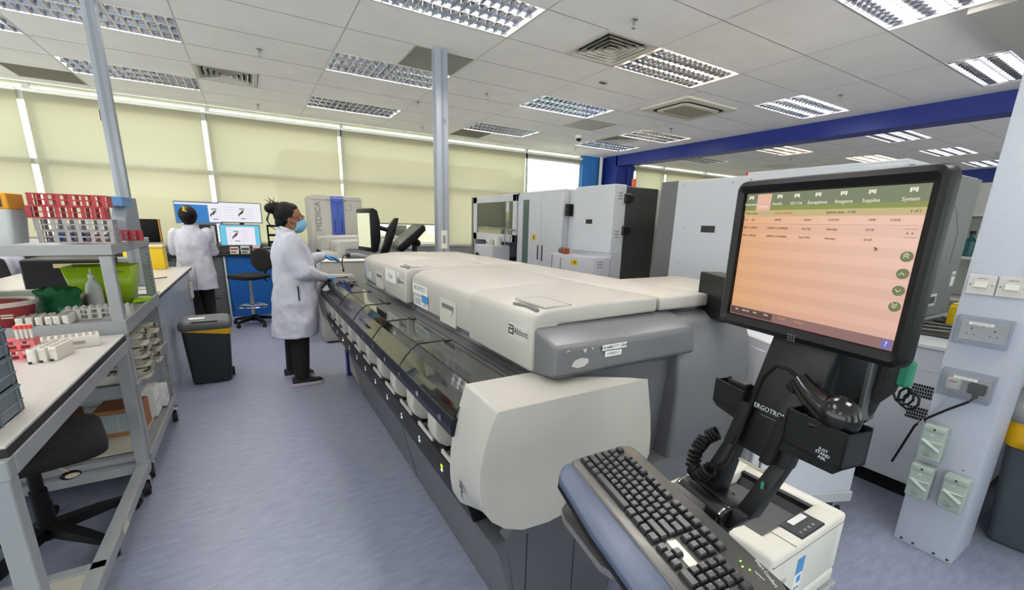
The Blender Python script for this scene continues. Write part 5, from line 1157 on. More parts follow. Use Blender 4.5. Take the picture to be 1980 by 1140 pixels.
# white blocks on the middle shelf and the bench
def block(L_, W_, H_, n, label, loc, rz, group='white sample racks'):
    t = thing('sample_rack', label, 'tube rack', loc, rz, group)
    q = MB(); q.bx(-L_/2, L_/2, -W_/2, W_/2, 0, H_, .004, 2); q.mat(1)
    for k in range(n):
        y = -W_/2+W_*(k+.5)/n
        q.cyl((0, y, H_-.001), (0, y, H_+.0008), min(L_*.32, W_/n*.38), n=12)
    q.mat(0); q.bx(-L_*.4, L_*.4, -W_/2-.004, -W_/2, H_*.78, H_*.86, .001); q.mat(2); q.bx(-.012, .0, -W_/2-.001, -W_/2+.003, .0, .01)
    q.out('body', [WTUBE, mat('hole_shadow', (120, 116, 110), .7), INK], t)
    return t
for k in range(6): block(.024, .13, .05, 5, 'white sample rack, %s in the row on the middle shelf' % ['leftmost', 'second', 'third', 'fourth', 'fifth', 'rightmost'][k], (-1.02+k*.034, 3.02, .945), .12 if k < 4 else .02, 'white sample racks on the middle shelf')
for k in range(3): 
    b = block(.027, .135, .062, 5, ['left of the three white sample racks at the bench front', 'middle one of the three white sample racks at the bench front', 'right one of the three white sample racks at the bench front'][k], (-.815+k*.030, 2.50+k*.008, .892), -.14, 'white sample racks on the bench')
t = thing('long_rack', 'long white slotted rack lying behind the three small ones', 'tube rack', (-.78, 2.68, .892), .25)
q = MB(); q.bx(-.11, .11, -.045, .045, 0, .055, .005, 2); q.mat(1)
for k in range(9): q.bx(-.095+k*.0225, -.082+k*.0225, -.04, .04, .0545, .0565)
q.bx(-.095, .06, -.0465, -.044, .02, .034, .002)
q.out('body', [WTUBE, mat('slot_shade', (150, 146, 140), .7)], t)
PINK = mat('pink_plastic', (214, 104, 112), .4)
for k, (z, lab) in enumerate(((.892, 'pink plastic tube rack, lower of two at the bench edge'), (.935, 'pink plastic tube rack, upper of two at the bench edge'))):
    t = thing('pink_rack', lab, 'tube rack', (-.925, 2.56, z), .05, 'pink racks on the bench')
    q = MB(); q.bx(-.085, .085, -.035, .035, 0, .004); q.bx(-.085, .085, -.035, .035, .036, .04); q.bx(-.085, .085, -.035, -.032, .018, .024)
    for x in (-.083, -.045, .0, .04, .081): q.bx(x-.006, x+.006, -.036, -.032, 0, .04); q.bx(x-.006, x+.006, .032, .036, 0, .04)
    q.bx(.082, .086, -.035, .035, 0, .04); q.bx(-.086, -.082, -.035, .035, 0, .04); q.out('body', PINK, t)
for k in range(7):
    t = thing('sample_tube', 'clear sample tube with %s cap in the pink rack' % ('red' if k < 4 else 'white'), 'sample tube', (-.885+.014*(k % 4), 2.545+.024*(k//4), .975), 0, 'sample tubes in the pink rack')
    q = MB(); q.lathe([(.003, 0), (.006, .004), (.006, .045)], n=10); q.out('glass', mat('tube_clear', (206, 200, 200), .2), t)
    q = MB(); q.cyl((0, 0, .045), (0, 0, .06), .0075, n=10); q.out('cap', mat('cap_coral', (214, 74, 62), .5) if k < 4 else WTUBE, t)
# grey crates at the picture edge
for k, z in enumerate((.892, .982, 1.072)):
    t = thing('storage_crate', ['grey stacking crate at the left edge, bottom of the pile', 'grey stacking crate at the left edge, middle of the pile', 'grey stacking crate at the left edge, top of the pile'][k], 'crate', (-.785, 1.72, z), .0, 'grey crates at the left edge')
    q = MB(); h = .088; L_, W_ = .11, .15
    for a in ((-L_, L_, -W_, -W_+.005), (-L_, L_, W_-.005, W_), (-L_, -L_+.005, -W_, W_), (L_-.005, L_, -W_, W_)): q.bx(a[0], a[1], a[2], a[3], 0, h)
    q.bx(-L_, L_, -W_, W_, 0, .004); q.bx(-L_-.004, L_+.004, -W_-.004, W_+.004, h-.014, h-.006, .002); q.bx(-L_-.003, L_+.003, -W_-.003, W_+.003, .03, .036, .002)
    for x in (-L_+.02, L_-.02): q.bx(x-.004, x+.004, -W_-.003, -W_, 0, h); 
    for y in (-W_+.03, 0, W_-.03): q.bx(L_, L_+.003, y-.004, y+.004, 0, h)
    q.out('body', mat('crate_grey', (104, 116, 126), .5), t)

# third shelf: stack of metal sample trays, white tip rack
t = thing('tip_rack', 'white perforated tip rack on the lower shelf', 'tube rack', (-.755, 3.05, .592), .05)
q = MB(); q.bx(-.08, .08, -.06, .06, 0, .05, .004, 2); q.mat(1)
for a in range(8):
    for b in range(6): q.cyl((-.07+a*.02, -.05+b*.02, .0495), (-.07+a*.02, -.05+b*.02, .051), .0065, n=8)
q.out('body', [WTUBE, mat('hole_shadow')], t)
sp2 = [(.592, 3.30, 'lowest'), (.652, 3.33, 'second from the bottom'), (.712, 3.30, 'third from the bottom'), (.772, 3.33, 'topmost')]
for (z, y, w_) in sp2:
    t = thing('sample_carousel', 'metal edged sample tray on the lower shelf, %s of the stack' % w_, 'sample tray', (-.70, y, z), 0, 'metal sample trays stacked on the lower shelf')
    q = MB()
    for k in range(3):
        y0 = -.20+k*.16; x1 = .125-(.02 if k == 1 else 0)
        q.prism([(-.15, y0-.07), (x1-.02, y0-.07), (x1, y0-.045), (x1, y0+.045), (x1-.02, y0+.07), (-.15, y0+.07)], 'z', 0, .012, .002)
        for j in range(5): q.bx(-.14, x1-.03, y0-.055+j*.026, y0-.04+j*.026, .012, .05, .003)
    o_ = q.out('racks', mat('tray_cream', (180, 174, 162), .45), t)
    q = MB()
    for k in range(3):
        y0 = -.20+k*.16; x1 = .127-(.02 if k == 1 else 0)
        q.tube([(x1-.03, y0-.07, .045), (x1-.005, y0-.045, .045), (x1-.005, y0+.04, .04)], .004, 6); q.bx(-.15, x1-.02, y0+.058, y0+.07, .012, .045, .002)
    q.out('metal_edges', mat('tray_steel', (120, 120, 108), .25, .9), t)
# boxes at the bottom of the rack
def wbox(label, loc, sx, sy, sz, rz=0):
    t = thing('window_box', label, 'box', loc, rz, 'brown window boxes on the bottom shelf')
    q = MB(); q.bx(-sx/2, sx/2, -sy/2, sy/2, 0, sz, .003); q.out('carton', CARD, t)
    q = MB(); q.bx(-sx*.36, sx*.38, -sy/2-.0015, -sy/2, sz*.16, sz*.84); q.mat(1); q.bx(0, .003, -sy/2-.002, -sy/2-.001, sz*.16, sz*.84); q.out('window', [mat('box_window', (150, 158, 164), .15), mat('box_window_line', (176, 182, 186), .3)], t)
    return t
wbox('brown carton with clear front window nearest the rack corner', (-.80, 3.34, .187), .22, .20, .17, -.05)
wbox('brown carton with clear front window further left under the bench', (-1.15, 3.30, .187), .32, .22, .17, 0)
t = thing('white_box', 'white carton standing behind the brown window box', 'box', (-.735, 3.56, .187), .0, 'white cartons on the bottom shelf')
q = MB(); q.bx(-.05, .075, -.08, .08, 0, .19, .003); q.out('carton', PAPER, t)
q = MB(); q.bx(.075, .0765, -.08, .08, .09, .093); q.out('flap_line', mat('seam_grey'), t)
t = thing('white_box', 'lower white carton at the far end of the bottom shelf', 'box', (-.70, 3.72, .187), .0, 'white cartons on the bottom shelf')
q = MB(); q.bx(-.05, .065, -.06, .06, 0, .14, .003); q.out('carton', PAPER, t)
q = MB(); q.bx(.065, .0665, -.05, .05, .06, .062); q.out('flap_line', mat('seam_grey'), t)

# office chairs
def star_base(par, m, r=.29, wheels=True, z=.08):
    q = MB()
    for k in range(5):
        a = 2*pi*k/5+.3; q.loft([[(cos(a)*d-sin(a)*w_*s, sin(a)*d+cos(a)*w_*s, zz) for s, zz in ((-1, z0), (1, z0), (1, z1), (-1, z1))] for d, w_, z0, z1 in ((.02, .028, z, z+.05), (r*.6, .022, z-.01, z+.03), (r, .016, z-.02, z+.005))], smooth=False)
    q.cyl((0, 0, z-.02), (0, 0, z+.07), .035, n=16); b = q.out('star_base', m, par)
    for k in range(5):
        a = 2*pi*k/5+.3; q = MB(); c, s = cos(a)*r, sin(a)*r
        q.M = T(c, s, .028) @ Rz(a+.8); q.cyl((-.02, 0, 0), (-.004, 0, 0), .028, n=14); q.cyl((.004, 0, 0), (.02, 0, 0), .028, n=14); q.cyl((0, 0, 0), (0, 0, .04), .008); q.out('caster', RUB, b)
FAB = mat('black_upholstery', (20, 20, 22), .85, bump=.2, nscale=150)
t = thing('office_chair', 'black office stool pushed under the workbench, only seat and base visible', 'chair', (-.93, 2.50, 0), .3)
q = MB(); q.loft([ringz(rr(.20, .19, .07), .455), ringz(rr(.245, .235, .09), .475), ringz(rr(.25, .24, .09), .51), ringz(rr(.235, .225, .09), .535), ringz(rr(.15, .15, .07), .542)]); q.out('seat', FAB, t, 60)
q = MB(); q.cyl((0, 0, .12), (0, 0, .30), .03); q.cyl((0, 0, .28), (0, 0, .43), .024); q.bx(-.1, .1, -.1, .1, .42, .46, .01); q.out('gas_lift', BLACK, t)
q = MB(); q.ell((.11, -.12, .38), (.035, .012, .02)); q.mat(1); q.ell((.115, -.13, .38), (.024, .006, .012)); q.tube([(.03, -.03, .44), (.11, -.12, .40)], .006); q.out('lever', [BLACK, mat('lever_cream', (196, 176, 150), .5)], t)
star_base(t, BLACK, .32)

# long bench with white worktop
t = thing('lab_bench', 'long white topped lab bench with black edge running toward the windows', 'workbench', (0, 0, 0))
q = MB(); q.bx(-2.0, -.66, 3.93, 6.46, .885, .90, .002); q.mat(1); q.bx(-2.0, -.658, 3.928, 6.462, .872, .885); q.out('worktop', [CREAM, EDGE], t)
q = MB(); q.bx(-1.95, -.69, 3.96, 6.43, .0, .872, .003); q.out('side_panel', mat('panel_pale_blue', (176, 182, 192), .25), t)
q = MB(); q.bx(-.694, -.689, 4.02, 4.06, .28, .34); q.bx(-.694, -.689, 4.10, 4.14, .30, .36); q.out('slots', INK, t)
q = MB(); q.bx(-.69, -.66, 6.20, 6.30, .55, .74, .006); q.out('handle', WTUBE, t)
t = thing('yellow_box', 'yellow storage box with cream lid on the long lab bench', 'box', (-1.06, 6.30, .90))
q = MB(); q.bx(-.16, .19, -.10, .12, 0, .235, .008, 2); q.out('body', YEL, t)
q = MB(); q.bx(-.165, .195, -.105, .125, .235, .265, .01, 2); q.out('lid', mat('lid_cream', (214, 200, 160), .4), t)
t = thing('computer_mouse', 'white computer mouse on the near corner of the lab bench', 'mouse', (-.70, 4.33, .90), .3)
q = MB(); q.ell((0, 0, .004), (.03, .055, .026), 16, 10); q.out('shell', WTUBE, t)
q = MB(); q.tube([(0, .05, .008), (.03, .12, .004), (-.02, .2, .004), (-.1, .22, .004)], .002, 6); q.out('cord', BLACK, t)
t = thing('pen', 'dark pen lying on the white lab bench', 'pen', (-.80, 5.3, .905), .9)
q = MB(); q.cyl((-.07, 0, 0), (.07, 0, 0), .004, n=8); q.out('barrel', INK, t)
t = thing('desktop_monitor', 'dark monitor with orange trimmed edge left of the standing person', 'monitor', (-1.33, 7.86, .015), .2)
q = MB(); q.bx(-.24, .22, -.02, .02, 1.10, 1.42, .01, 2); q.out('panel', BLACK, t)
q = MB(); q.bx(.222, .235, -.02, .03, 1.10, 1.42); q.mat(1); q.bx(.236, .244, -.02, .03, 1.10, 1.42); q.out('folders', [mat('folder_orange', (206, 140, 60), .5), mat('folder_brown', (92, 40, 30), .6)], t)
q = MB(); q.bx(-.02, .02, -.01, .03, .94, 1.15); q.bx(-.1, .1, -.07, .08, .93, .945, .004); q.out('stand', BLACK, t)

# instruments seen through the rack
t = thing('black_workstation', 'dark workstation half hidden behind the green bin on the bench', 'computer', (-1.45, 4.6, .90))
q = MB(); q.bx(-.03, .45, -.06, .3, 0, .25, .01); q.out('case', BLACK, t)
q = MB(); q.bx(.15, .42, -.07, -.06, .19, .22); q.out('front_strip', mat('strip_beige', (176, 160, 120), .5), t)
t = thing('bench_instrument', 'grey bench instrument with rounded dark hatch behind the rack post', 'instrument', (-.96, 5.0, .90))
q = MB(); q.loft([ringz(rr(.14, .14, .03), 0), ringz(rr(.14, .14, .03), .2), ringz(rr(.11, .12, .03), .225)]); q.out('housing', mat('instrument_grey', (92, 94, 98), .4), t)
q = MB(); q.bx(-.02, .1, -.143, -.138, .05, .17, .01); q.out('hatch', BLACK, t)
t = thing('white_box', 'low white box on the bench behind the lime green bin', 'box', (-1.20, 4.2, .90))
q = MB(); q.bx(-.14, .14, -.1, .1, 0, .07, .004); q.out('body', WTUBE, t)
q = MB(); q.bx(-.142, .142, -.102, -.1, .04, .045); q.out('slot', INK, t)
t = thing('office_chair', 'black chair under the seated person at the far left', 'chair', (-2.44, 6.80, 0), 0)
q = MB(); q.loft([ringz(rr(.22, .21, .07), .46), ringz(rr(.25, .24, .09), .5), ringz(rr(.22, .22, .08), .54)]); q.out('seat', FAB, t, 60)
q = MB(); q.prism([(-.2, .62), (.2, .62), (.23, .8), (.2, 1.0), (.1, 1.06), (-.1, 1.06), (-.2, 1.0), (-.23, .8)], 'y', -.26, -.2, .015, 2); q.tube([(0, -.1, .47), (0, -.28, .5), (0, -.27, .75)], .02); q.out('backrest', FAB, t)
q = MB(); q.cyl((0, 0, .1), (0, 0, .47), .028); q.out('gas_lift', BLACK, t); star_base(t, BLACK)

# bin beside the bench
t, l = wheelie('waste_bin', 'dark grey pedal bin with yellow liner and grey lid beside the bench', (-.44, 4.72, 0), .02, .36, .30, .52, mat('bin_charcoal', (34, 38, 42), .5), mat('bin_lid_slate', (74, 77, 80), .45))
q = MB(); q.bx(-.12, .0, -.07, -.0, .6, .602); q.out('label', PAPER, l)
q = MB(); q.tube([(-.15, -.13, .575), (-.08, -.155, .59), (.08, -.155, .59), (.15, -.13, .575)], .008, 6); q.out('lid_handle', mat('bin_charcoal'), l)
q = MB(); q.cyl((.15, .08, .04), (.17, .08, .04), .04, n=16); q.out('wheel', RUB, t)

# back counters with monitors
t = thing('lab_counter', 'blue fronted back counter with black top under the monitors', 'counter', (0, 7.72, 0))
q = MB(); q.bx(-.37, .62, .02, .36, 0, .92, .004); q.out('blue_front', mat('counter_blue', (24, 92, 172), .35), t)
q = MB(); q.bx(-3.2, .64, -.02, .40, .92, .955, .004); q.out('worktop', mat('counter_top_black', (30, 30, 32), .3), t)
q = MB(); q.bx(-.395, -.37, .0, .36, 0, .92); q.out('edge_panel', mat('panel_light', (186, 190, 194), .5), t)
for k in range(5):
    x = -.40-k*.5
    q = MB(); q.bx(x-.49, x, .03, .36, .06, .915, .003); c = q.out('drawer_unit', mat('unit_grey', (96, 98, 100), .4), t)
    for z0, z1 in ((.08, .32), (.33, .60), (.61, .90)): q = MB(); q.bx(x-.48, x-.01, .018, .03, z0, z1, .003); d = q.out('drawer', mat('drawer_grey', (86, 88, 92), .35), c); q = MB(); q.bx(x-.4, x-.1, .012, .018, z1-.03, z1-.015); q.out('handle', BLACK, d)
def screen_mon(label, cx, cz, sx, sz, y, kind):
    t = thing('desktop_monitor', label, 'monitor', (cx, y, cz), 0, 'monitors above the back counter')
    q = MB(); q.bx(-sx/2, sx/2, 0, .04, -sz/2, sz/2, .006); q.mat(1); q.bx(-sx/2+.001, sx/2-.001, -.003, 0, -sz/2, sz/2)
    q.out('casing', [BLACK, mat('bezel_silver', (120, 122, 126), .4, .4)], t)
    base = {'blue': (30, 110, 176), 'white': (214, 214, 222), 'sky': (96, 178, 206), 'dark': (22, 26, 28)}[kind]
    q = MB(); q.bx(-sx/2+.012, sx/2-.012, -.0045, -.003, -sz/2+.014, sz/2-.012); s = q.out('screen', EM('lab_screen_'+kind, base, .75), t)
    q = MB(); ws = EM('lab_window', (214, 210, 220), .75)
    if kind == 'blue': q.bx(sx*.22, sx/2-.015, -.006, -.0045, -sz*.42, sz*.36); q.bx(-sx/2+.012, sx/2-.012, -.006, -.0045, sz*.36, sz*.44)
    if kind == 'sky': q.bx(-sx*.33, sx*.36, -.006, -.0045, -sz*.45, sz*.38)
    if kind == 'white': q.bx(-sx*.10, sx*.16, -.006, -.0045, -sz*.36, sz*.3)
    if kind == 'dark': q.bx(sx*.3, sx*.42, -.006, -.0045, -sz*.4, sz*.42)
    q.out('window', ws if kind != 'dark' else EM('frame_pale', (180, 180, 176), .5), s)
    if kind != 'dark':
        q = MB(); ox = {'blue': sx*.33, 'sky': -sx*.12, 'white': sx*.02}[kind]; oz = -.005
        q.M = T(ox, -.0068, oz); sc_ = .075
        q.add([(-.5*sc_, 0, -.75*sc_), (-.62*sc_, 0, -.3*sc_), (-.25*sc_, 0, .05*sc_), (.05*sc_, 0, .45*sc_), (.5*sc_, 0, .6*sc_), (.3*sc_, 0, .1*sc_), (.0*sc_, 0, -.25*sc_), (-.3*sc_, 0, -.3*sc_)], [tuple(range(8))])
        q.mat(1); q.bx(-.3*sc_, .6*sc_, -.0004, 0, .65*sc_, .95*sc_); q.mat(2); q.bx(-.05*sc_, .25*sc_, -.0006, -.0001, .0, .3*sc_); q.mat(0); q.bx(-.2*sc_, .7*sc_, -.0004, 0, -1.15*sc_, -1.02*sc_)
        q.M = None
        for k in range(5): q.mat(3); q.bx(-sx*.36 if kind == 'white' else ox-.09, (-sx*.16 if kind == 'white' else ox-.05), -.0066, -.0062, sz*.25-k*sz*.13, sz*.25-k*sz*.13+.003); q.bx(min(ox+.07, sx*.36), min(ox+.16, sx*.42), -.0066, -.0062, sz*.2-k*sz*.12, sz*.2-k*sz*.12+.003)
        q.out('graphics', [EM('gfx_dark', (60, 62, 66), .6), EM('gfx_green', (120, 170, 140), .6), EM('gfx_maroon', (120, 50, 70), .6), EM('gfx_grey', (150, 150, 160), .6)], s)
    return t
t = screen_mon('upper left monitor with blue desktop behind the person', -.63, 1.540, .555, .31, 7.90, 'blue')
q = MB(); q.bx(-.03, .03, .04, .08, -.58, .1); q.bx(-.14, .14, .02, .14, -.584, -.57); q.out('stand', BLACK, t)
t = screen_mon('upper right monitor with white page and dark diagram', -.105, 1.555, .555, .30, 7.90, 'white')
q = MB(); q.bx(-.03, .03, .04, .08, -.59, .1); q.bx(-.14, .14, .02, .14, -.599, -.585); q.out('stand', BLACK, t)
t = screen_mon('lower monitor with teal desktop above the blue counter', -.14, 1.225, .53, .315, 7.84, 'sky')
q = MB(); q.bx(-.03, .03, .04, .07, -.27, .0); q.bx(-.14, .14, -.05, .055, -.27, -.258); q.out('stand', BLACK, t)
t = screen_mon('dark monitor with pale frame directly behind the back-turned person', -.63, 1.22, .42, .33, 7.84, 'dark')
q = MB(); q.bx(-.03, .03, .04, .07, -.265, .0); q.bx(-.12, .12, -.05, .055, -.265, -.253); q.out('stand', BLACK, t)
for k, (x, w_, m) in enumerate(((-.24, .11, PAPER), (-.10, .12, WTUBE), (.05, .10, PAPER), (.20, .12, mat('box_greyblue', (150, 156, 166), .5)), (.33, .1, BLACKM))):
    t = thing('small_box', ['white box with red label, leftmost on the blue counter', 'white instrument box under the teal screen', 'white box with red label right under the teal screen', 'grey blue device right of the teal screen', 'black device at the right end of the blue counter'][k], 'box', (x, 7.705, .955), 0, 'small boxes on the blue counter')
    q = MB(); q.bx(-w_/2, w_/2, 0, .07, 0, .10+.015*(k % 3), .003); q.out('body', m, t)
    q = MB(); q.bx(-w_*.4, w_*.4, -.002, 0, .06, .085); q.mat(1); q.bx(-w_*.4, w_*.2, -.002, 0, .02, .035); q.out('label', [mat('label_red', (190, 50, 50), .5) if k in (0, 2) else INK, mat('dark_print', (40, 42, 40), .5)], t)
t = thing('keyboard', 'black desktop keyboard on the back counter behind the person', 'keyboard', (-.62, 7.70, .956))
q = MB(); q.bx(-.2, .2, -.0, .09, 0, .02, .004); q.out('case', BLACK, t)
q = MB()
for a in range(14):
    for b in range(4): q.bx(-.19+a*.027, -.167+a*.027, .006+b*.02, .022+b*.02, .02, .025)
q.out('keys', KEY, t)
t = thing('instrument_shelf', 'black two tier instrument stand between the women and the monitors', 'instrument', (.42, 7.78, .955))
q = MB()
for z in (.0, .15, .26, .40): q.bx(-.20, .22, 0, .2, z, z+.03, .003)
for x in (-.19, .2): q.bx(x-.01, x+.01, 0, .02, 0, .42); q.bx(x-.01, x+.01, .18, .2, 0, .42)
q.out('frame', BLACKM, t)
q = MB(); q.lathe([(.03, .03), (.03, .12), (.01, .14)], (0, .08, 0), 12); q.lathe([(.02, .43), (.025, .45), (.01, .47)], (.0, .08, 0), 12); q.out('canister', ALU, t)

# lab chair with foot ring
t = thing('lab_chair', 'black tall lab chair with chrome foot ring before the blue counter', 'chair', (-.08, 7.05, 0), 2.35)
q = MB(); q.loft([ringz(rr(.17, .16, .07), .655), ringz(rr(.21, .205, .08), .67), ringz(rr(.215, .21, .08), .70), ringz(rr(.19, .19, .08), .72)]); q.out('seat', FAB, t, 60)
q = MB(); q.loft([[(x*s_, -.22-.02*k, .90+z*s_) for x, z in [(.19*cos(2*pi*j/20), .165*sin(2*pi*j/20)) for j in range(20)]] for k, s_ in ((0, .85), (.5, 1), (2, 1), (2.6, .85))]); b = q.out('backrest', FAB, t, 50)
q = MB(); q.tube([(0, -.1, .66), (0, -.27, .64), (0, -.29, .80)], .018); q.tube([(.02, -.27, .64), (.05, -.32, .60), (.06, -.36, .58)], .012); q.out('back_bracket', BLACK, t)
q = MB(); q.cyl((0, 0, .12), (0, 0, .42), .026); q.cyl((0, 0, .42), (0, 0, .655), .018); q.out('gas_lift', CHROME, t)
q = MB(); q.tube([(.19*cos(2*pi*j/28), .19*sin(2*pi*j/28), .27) for j in range(29)], .010, 8); 
for k in range(3): q.cyl((0, 0, .27), (.19*cos(2.1*k), .19*sin(2.1*k), .27), .007)
q.out('foot_ring', CHROME, t); star_base(t, BLACK, .27)
t = thing('wall_bracket_device', 'grey window side device with grille behind the arm stand', 'device', (2.35, 8.0, 1.09))
q = MB(); q.bx(-.13, .13, -.02, .06, .02, .33, .01, 2); q.out('housing', mat('device_taupe', (150, 148, 138), .5), t)
q = MB()
for k in range(6): q.bx(-.09, .09, -.024, -.02, .08+k*.03, .09+k*.03)
q.out('grille', mat('device_dark', (90, 90, 84), .5), t)
# ------------------------------------------------------------------ people
def remesh(o, v, smooth=6):
    m = o.modifiers.new('r', 'REMESH'); m.mode = 'VOXEL'; m.voxel_size = v; m.use_smooth_shade = True
    s = o.modifiers.new('s', 'SMOOTH'); s.iterations = smooth; s.factor = .5
    return o
def limb(q, pts, rad, n=14):
    P, R_ = [], []
    for i in range(len(pts)-1):
        for k in range(6):
            f = k/6; P.append(Vector(pts[i]).lerp(Vector(pts[i+1]), f)); R_.append(rad[i]*(1-f)+rad[i+1]*f)
    P.append(Vector(pts[-1])); R_.append(rad[-1]); q.tube(P, R_, n); q.ell(P[-1], (rad[-1],)*3, 10, 8); q.ell(P[0], (rad[0],)*3, 10, 8)
def hand(q, wrist, direction, side, palm_n=(0, 0, -1), curl=.35):
    d = Vector(direction).normalized(); nrm = Vector(palm_n); nrm = (nrm-d*nrm.dot(d)).normalized(); sd = d.cross(nrm)*side
    w = Vector(wrist); q.tube([w-d*.03, w+d*.01], [.026, .026], 12)
    M_ = Matrix((d, sd, nrm)).transposed().to_4x4(); old = q.M; q.M = T(*(w+d*.045)) @ M_; q.ell((0, 0, 0), (.05, .040, .015), 14, 10); q.ell((.02, 0, 0), (.035, .041, .014), 14, 10); q.M = old
    for k, (o_, L_) in enumerate(((-.031, .066), (-.011, .078), (.010, .073), (.030, .056))):
        b = w+d*.082+sd*o_; a1 = curl*(.6+.15*k); d1 = (d*cos(a1)+nrm*sin(a1)+sd*o_*2.2).normalized(); d2 = (d*cos(a1*2)+nrm*sin(a1*2)+sd*o_*2.2).normalized(); d3 = (d*cos(a1*2.6)+nrm*sin(a1*2.6)).normalized()
        p = [b-d*.02, b, b+d1*L_*.42, b+d1*L_*.42+d2*L_*.32, b+d1*L_*.42+d2*L_*.32+d3*L_*.26]; q.tube(p, [.0095, .0092, .0085, .0078, .0066], 10); q.ell(p[-1], (.0066,)*3, 8, 6)
    b = w+d*.022-sd*.028; t1 = (d*.62-sd*.72+nrm*.3).normalized(); t2 = (d*.9-sd*.32+nrm*.3).normalized(); p = [b, b+t1*.034, b+t1*.034+t2*.03, b+t1*.034+t2*.05]
    q.tube(p, [.013, .0115, .0098, .008], 10); q.ell(p[-1], (.008,)*3, 8, 6)
def torso_ring(cx, cy, z, d, w, n=28, p=2.4):
    R_ = []
    for k in range(n):
        a = 2*pi*k/n; c, s = cos(a), sin(a)
        R_.append((cx+d*math.copysign(abs(c)**(2/p), c), cy+w*math.copysign(abs(s)**(2/p), s), z))
    return R_
def person(label, loc, rz, sc, skin, stout, hem, arms, legs, bun, gloves, mask, seated=False):
    q = MB()
    # body: head, neck, torso, arms, hands, legs in one continuous surface
    q.ell((.018, 0, 1.51), (.098, .076, .112), 24, 18); q.ell((.045, 0, 1.432), (.072, .058, .062), 20, 14); q.ell((.122, 0, 1.474), (.018, .013, .022), 12, 8); q.ell((.112, 0, 1.50), (.012, .012, .03), 12, 8); q.ell((.108, 0, 1.432), (.013, .024, .012), 12, 8); q.ell((.1, 0, 1.40), (.02, .022, .018), 12, 8)
    q.ell((.10, 0, 1.53), (.02, .05, .012), 12, 8)
    for s in (-1, 1): q.ell((.008, s*.077, 1.478), (.018, .009, .031), 12, 8)
    q.tube([(-.03, 0, 1.28), (-.015, 0, 1.36), (.005, 0, 1.44)], [.066, .056, .056], 18)
    k = stout
    q.loft([torso_ring(0, 0, z, d*k, w*k) for z, d, w in ((.74, .10, .15), (.82, .125, .175), (.95, .12, .165), (1.06, .115, .155), (1.18, .125, .165), (1.28, .105, .17), (1.34, .07, .12))])
    for s, a in zip((-1, 1), arms):
        limb(q, [a[0], a[1], a[2]], [.05*k, .042*k, .028]); hand(q, a[2], a[3], s, a[4] if len(a) > 4 else (0, 0, -1))
    for s, l in zip((-1, 1), legs): limb(q, l, [.085*k, .06*k, .045*k]); q.tube([Vector(l[2])+Vector((-.03, 0, -.04)), Vector(l[2])+Vector((.06, 0, -.05)), Vector(l[2])+Vector((.13, 0, -.055))], [.022, .02, .015], 8)
    body = remesh(q.out('person', skin), .006, 4); tag(body, label, 'person'); body.location = loc; body.rotation_euler = (0, 0, rz); body.scale = (sc, sc, sc)
    # hair
    q = MB(); q.ell((-.008, 0, 1.53), (.101, .084, .106), 26, 18); q.ell((-.045, 0, 1.46), (.055, .066, .062), 20, 14); q.ell((.03, 0, 1.585), (.062, .066, .042), 16, 10)
    for s in (-1, 1): q.ell((-.012, s*.07, 1.50), (.03, .014, .05), 12, 8)
    if bun == 'high':
        q.ell((-.115, 0, 1.575), (.055, .048, .046), 18, 12); q.ell((-.075, 0, 1.59), (.05, .045, .04), 16, 10)
    else:
        q.ell((-.055, 0, 1.52), (.108, .098, .108), 24, 18); q.ell((-.05, 0, 1.45), (.07, .075, .05), 18, 12)
    h = remesh(q.out('hair', HAIR, body), .006, 3)
    q = MB(); random.seed(7)
    if bun == 'high':
        for j in range(14):
            a = random.uniform(-.9, .9); b = random.uniform(.3, 1.3); p0 = Vector((-.10+random.uniform(-.02, .03), random.uniform(-.02, .02), 1.61))
            q.tube([p0, p0+Vector((.02*sin(a), .02*a, .03*b)), p0+Vector((.05*sin(a)-.01, .04*a, .05*b))], [.003, .0022, .001], 5)
        q.tube([(-.13, -.01, 1.54), (-.16, -.01, 1.48), (-.13, -.01, 1.42), (-.09, -.01, 1.39)], [.006, .005, .004, .002], 6); q.tube([(-.14, .01, 1.53), (-.15, .01, 1.46), (-.12, .01, 1.42)], [.004, .003, .002], 6)
        q.out('loose_strands', HAIR, h)
    else:
        q.M = T(-.160, .02, 1.57) @ Ry(-.3)
        for a in (-.9, -.3, .3, .9): q.prism([(-.006, -.01), (.006, -.01), (.010, .03), (0, .045), (-.010, .03)], 'x', -.012, .0, .002); q.M = T(-.160, .02+.02*a, 1.565+.02*cos(a*2)) @ Rx(a*1.3) @ Ry(-.3)
        q.out('hair_clip', mat('clip_yellow', (226, 184, 30), .4), h)
    # lab coat
    q = MB(); e = 1.0
    prof = [(hem, -.02, .20, .235), (hem+.12, -.015, .195, .23), (.80, 0, .185, .225), (.92, .012, .178, .212), (1.04, .015, .172, .20), (1.16, .01, .165, .20), (1.26, -.0, .142, .20), (1.32, -.01, .11, .175), (1.355, -.015, .085, .11), (1.40, -.02, .074, .082)]
    if seated: prof = prof[2:]
    kk = (stout-1)*.7+1
    q.loft([torso_ring(cx, 0, z, d*kk*.93, w*kk*.93, 36, 2.6) for z, cx, d, w in prof])
    for s, a in zip((-1, 1), arms):
        d = (Vector(a[2])-Vector(a[1])).normalized(); cuff = Vector(a[2])-d*.012
        limb(q, [a[0], a[1], cuff], [.074*kk**2, .062*kk**2, .046])
    if seated:
        for l in legs: limb(q, [l[0], l[1]], [.12, .10])
    c = remesh(q.out('lab_coat', COAT, body), .009, 3)
    tx_ = bpy.data.textures.get('folds') or bpy.data.textures.new('folds', 'CLOUDS'); tx_.noise_scale = .15; tx_.noise_depth = 2
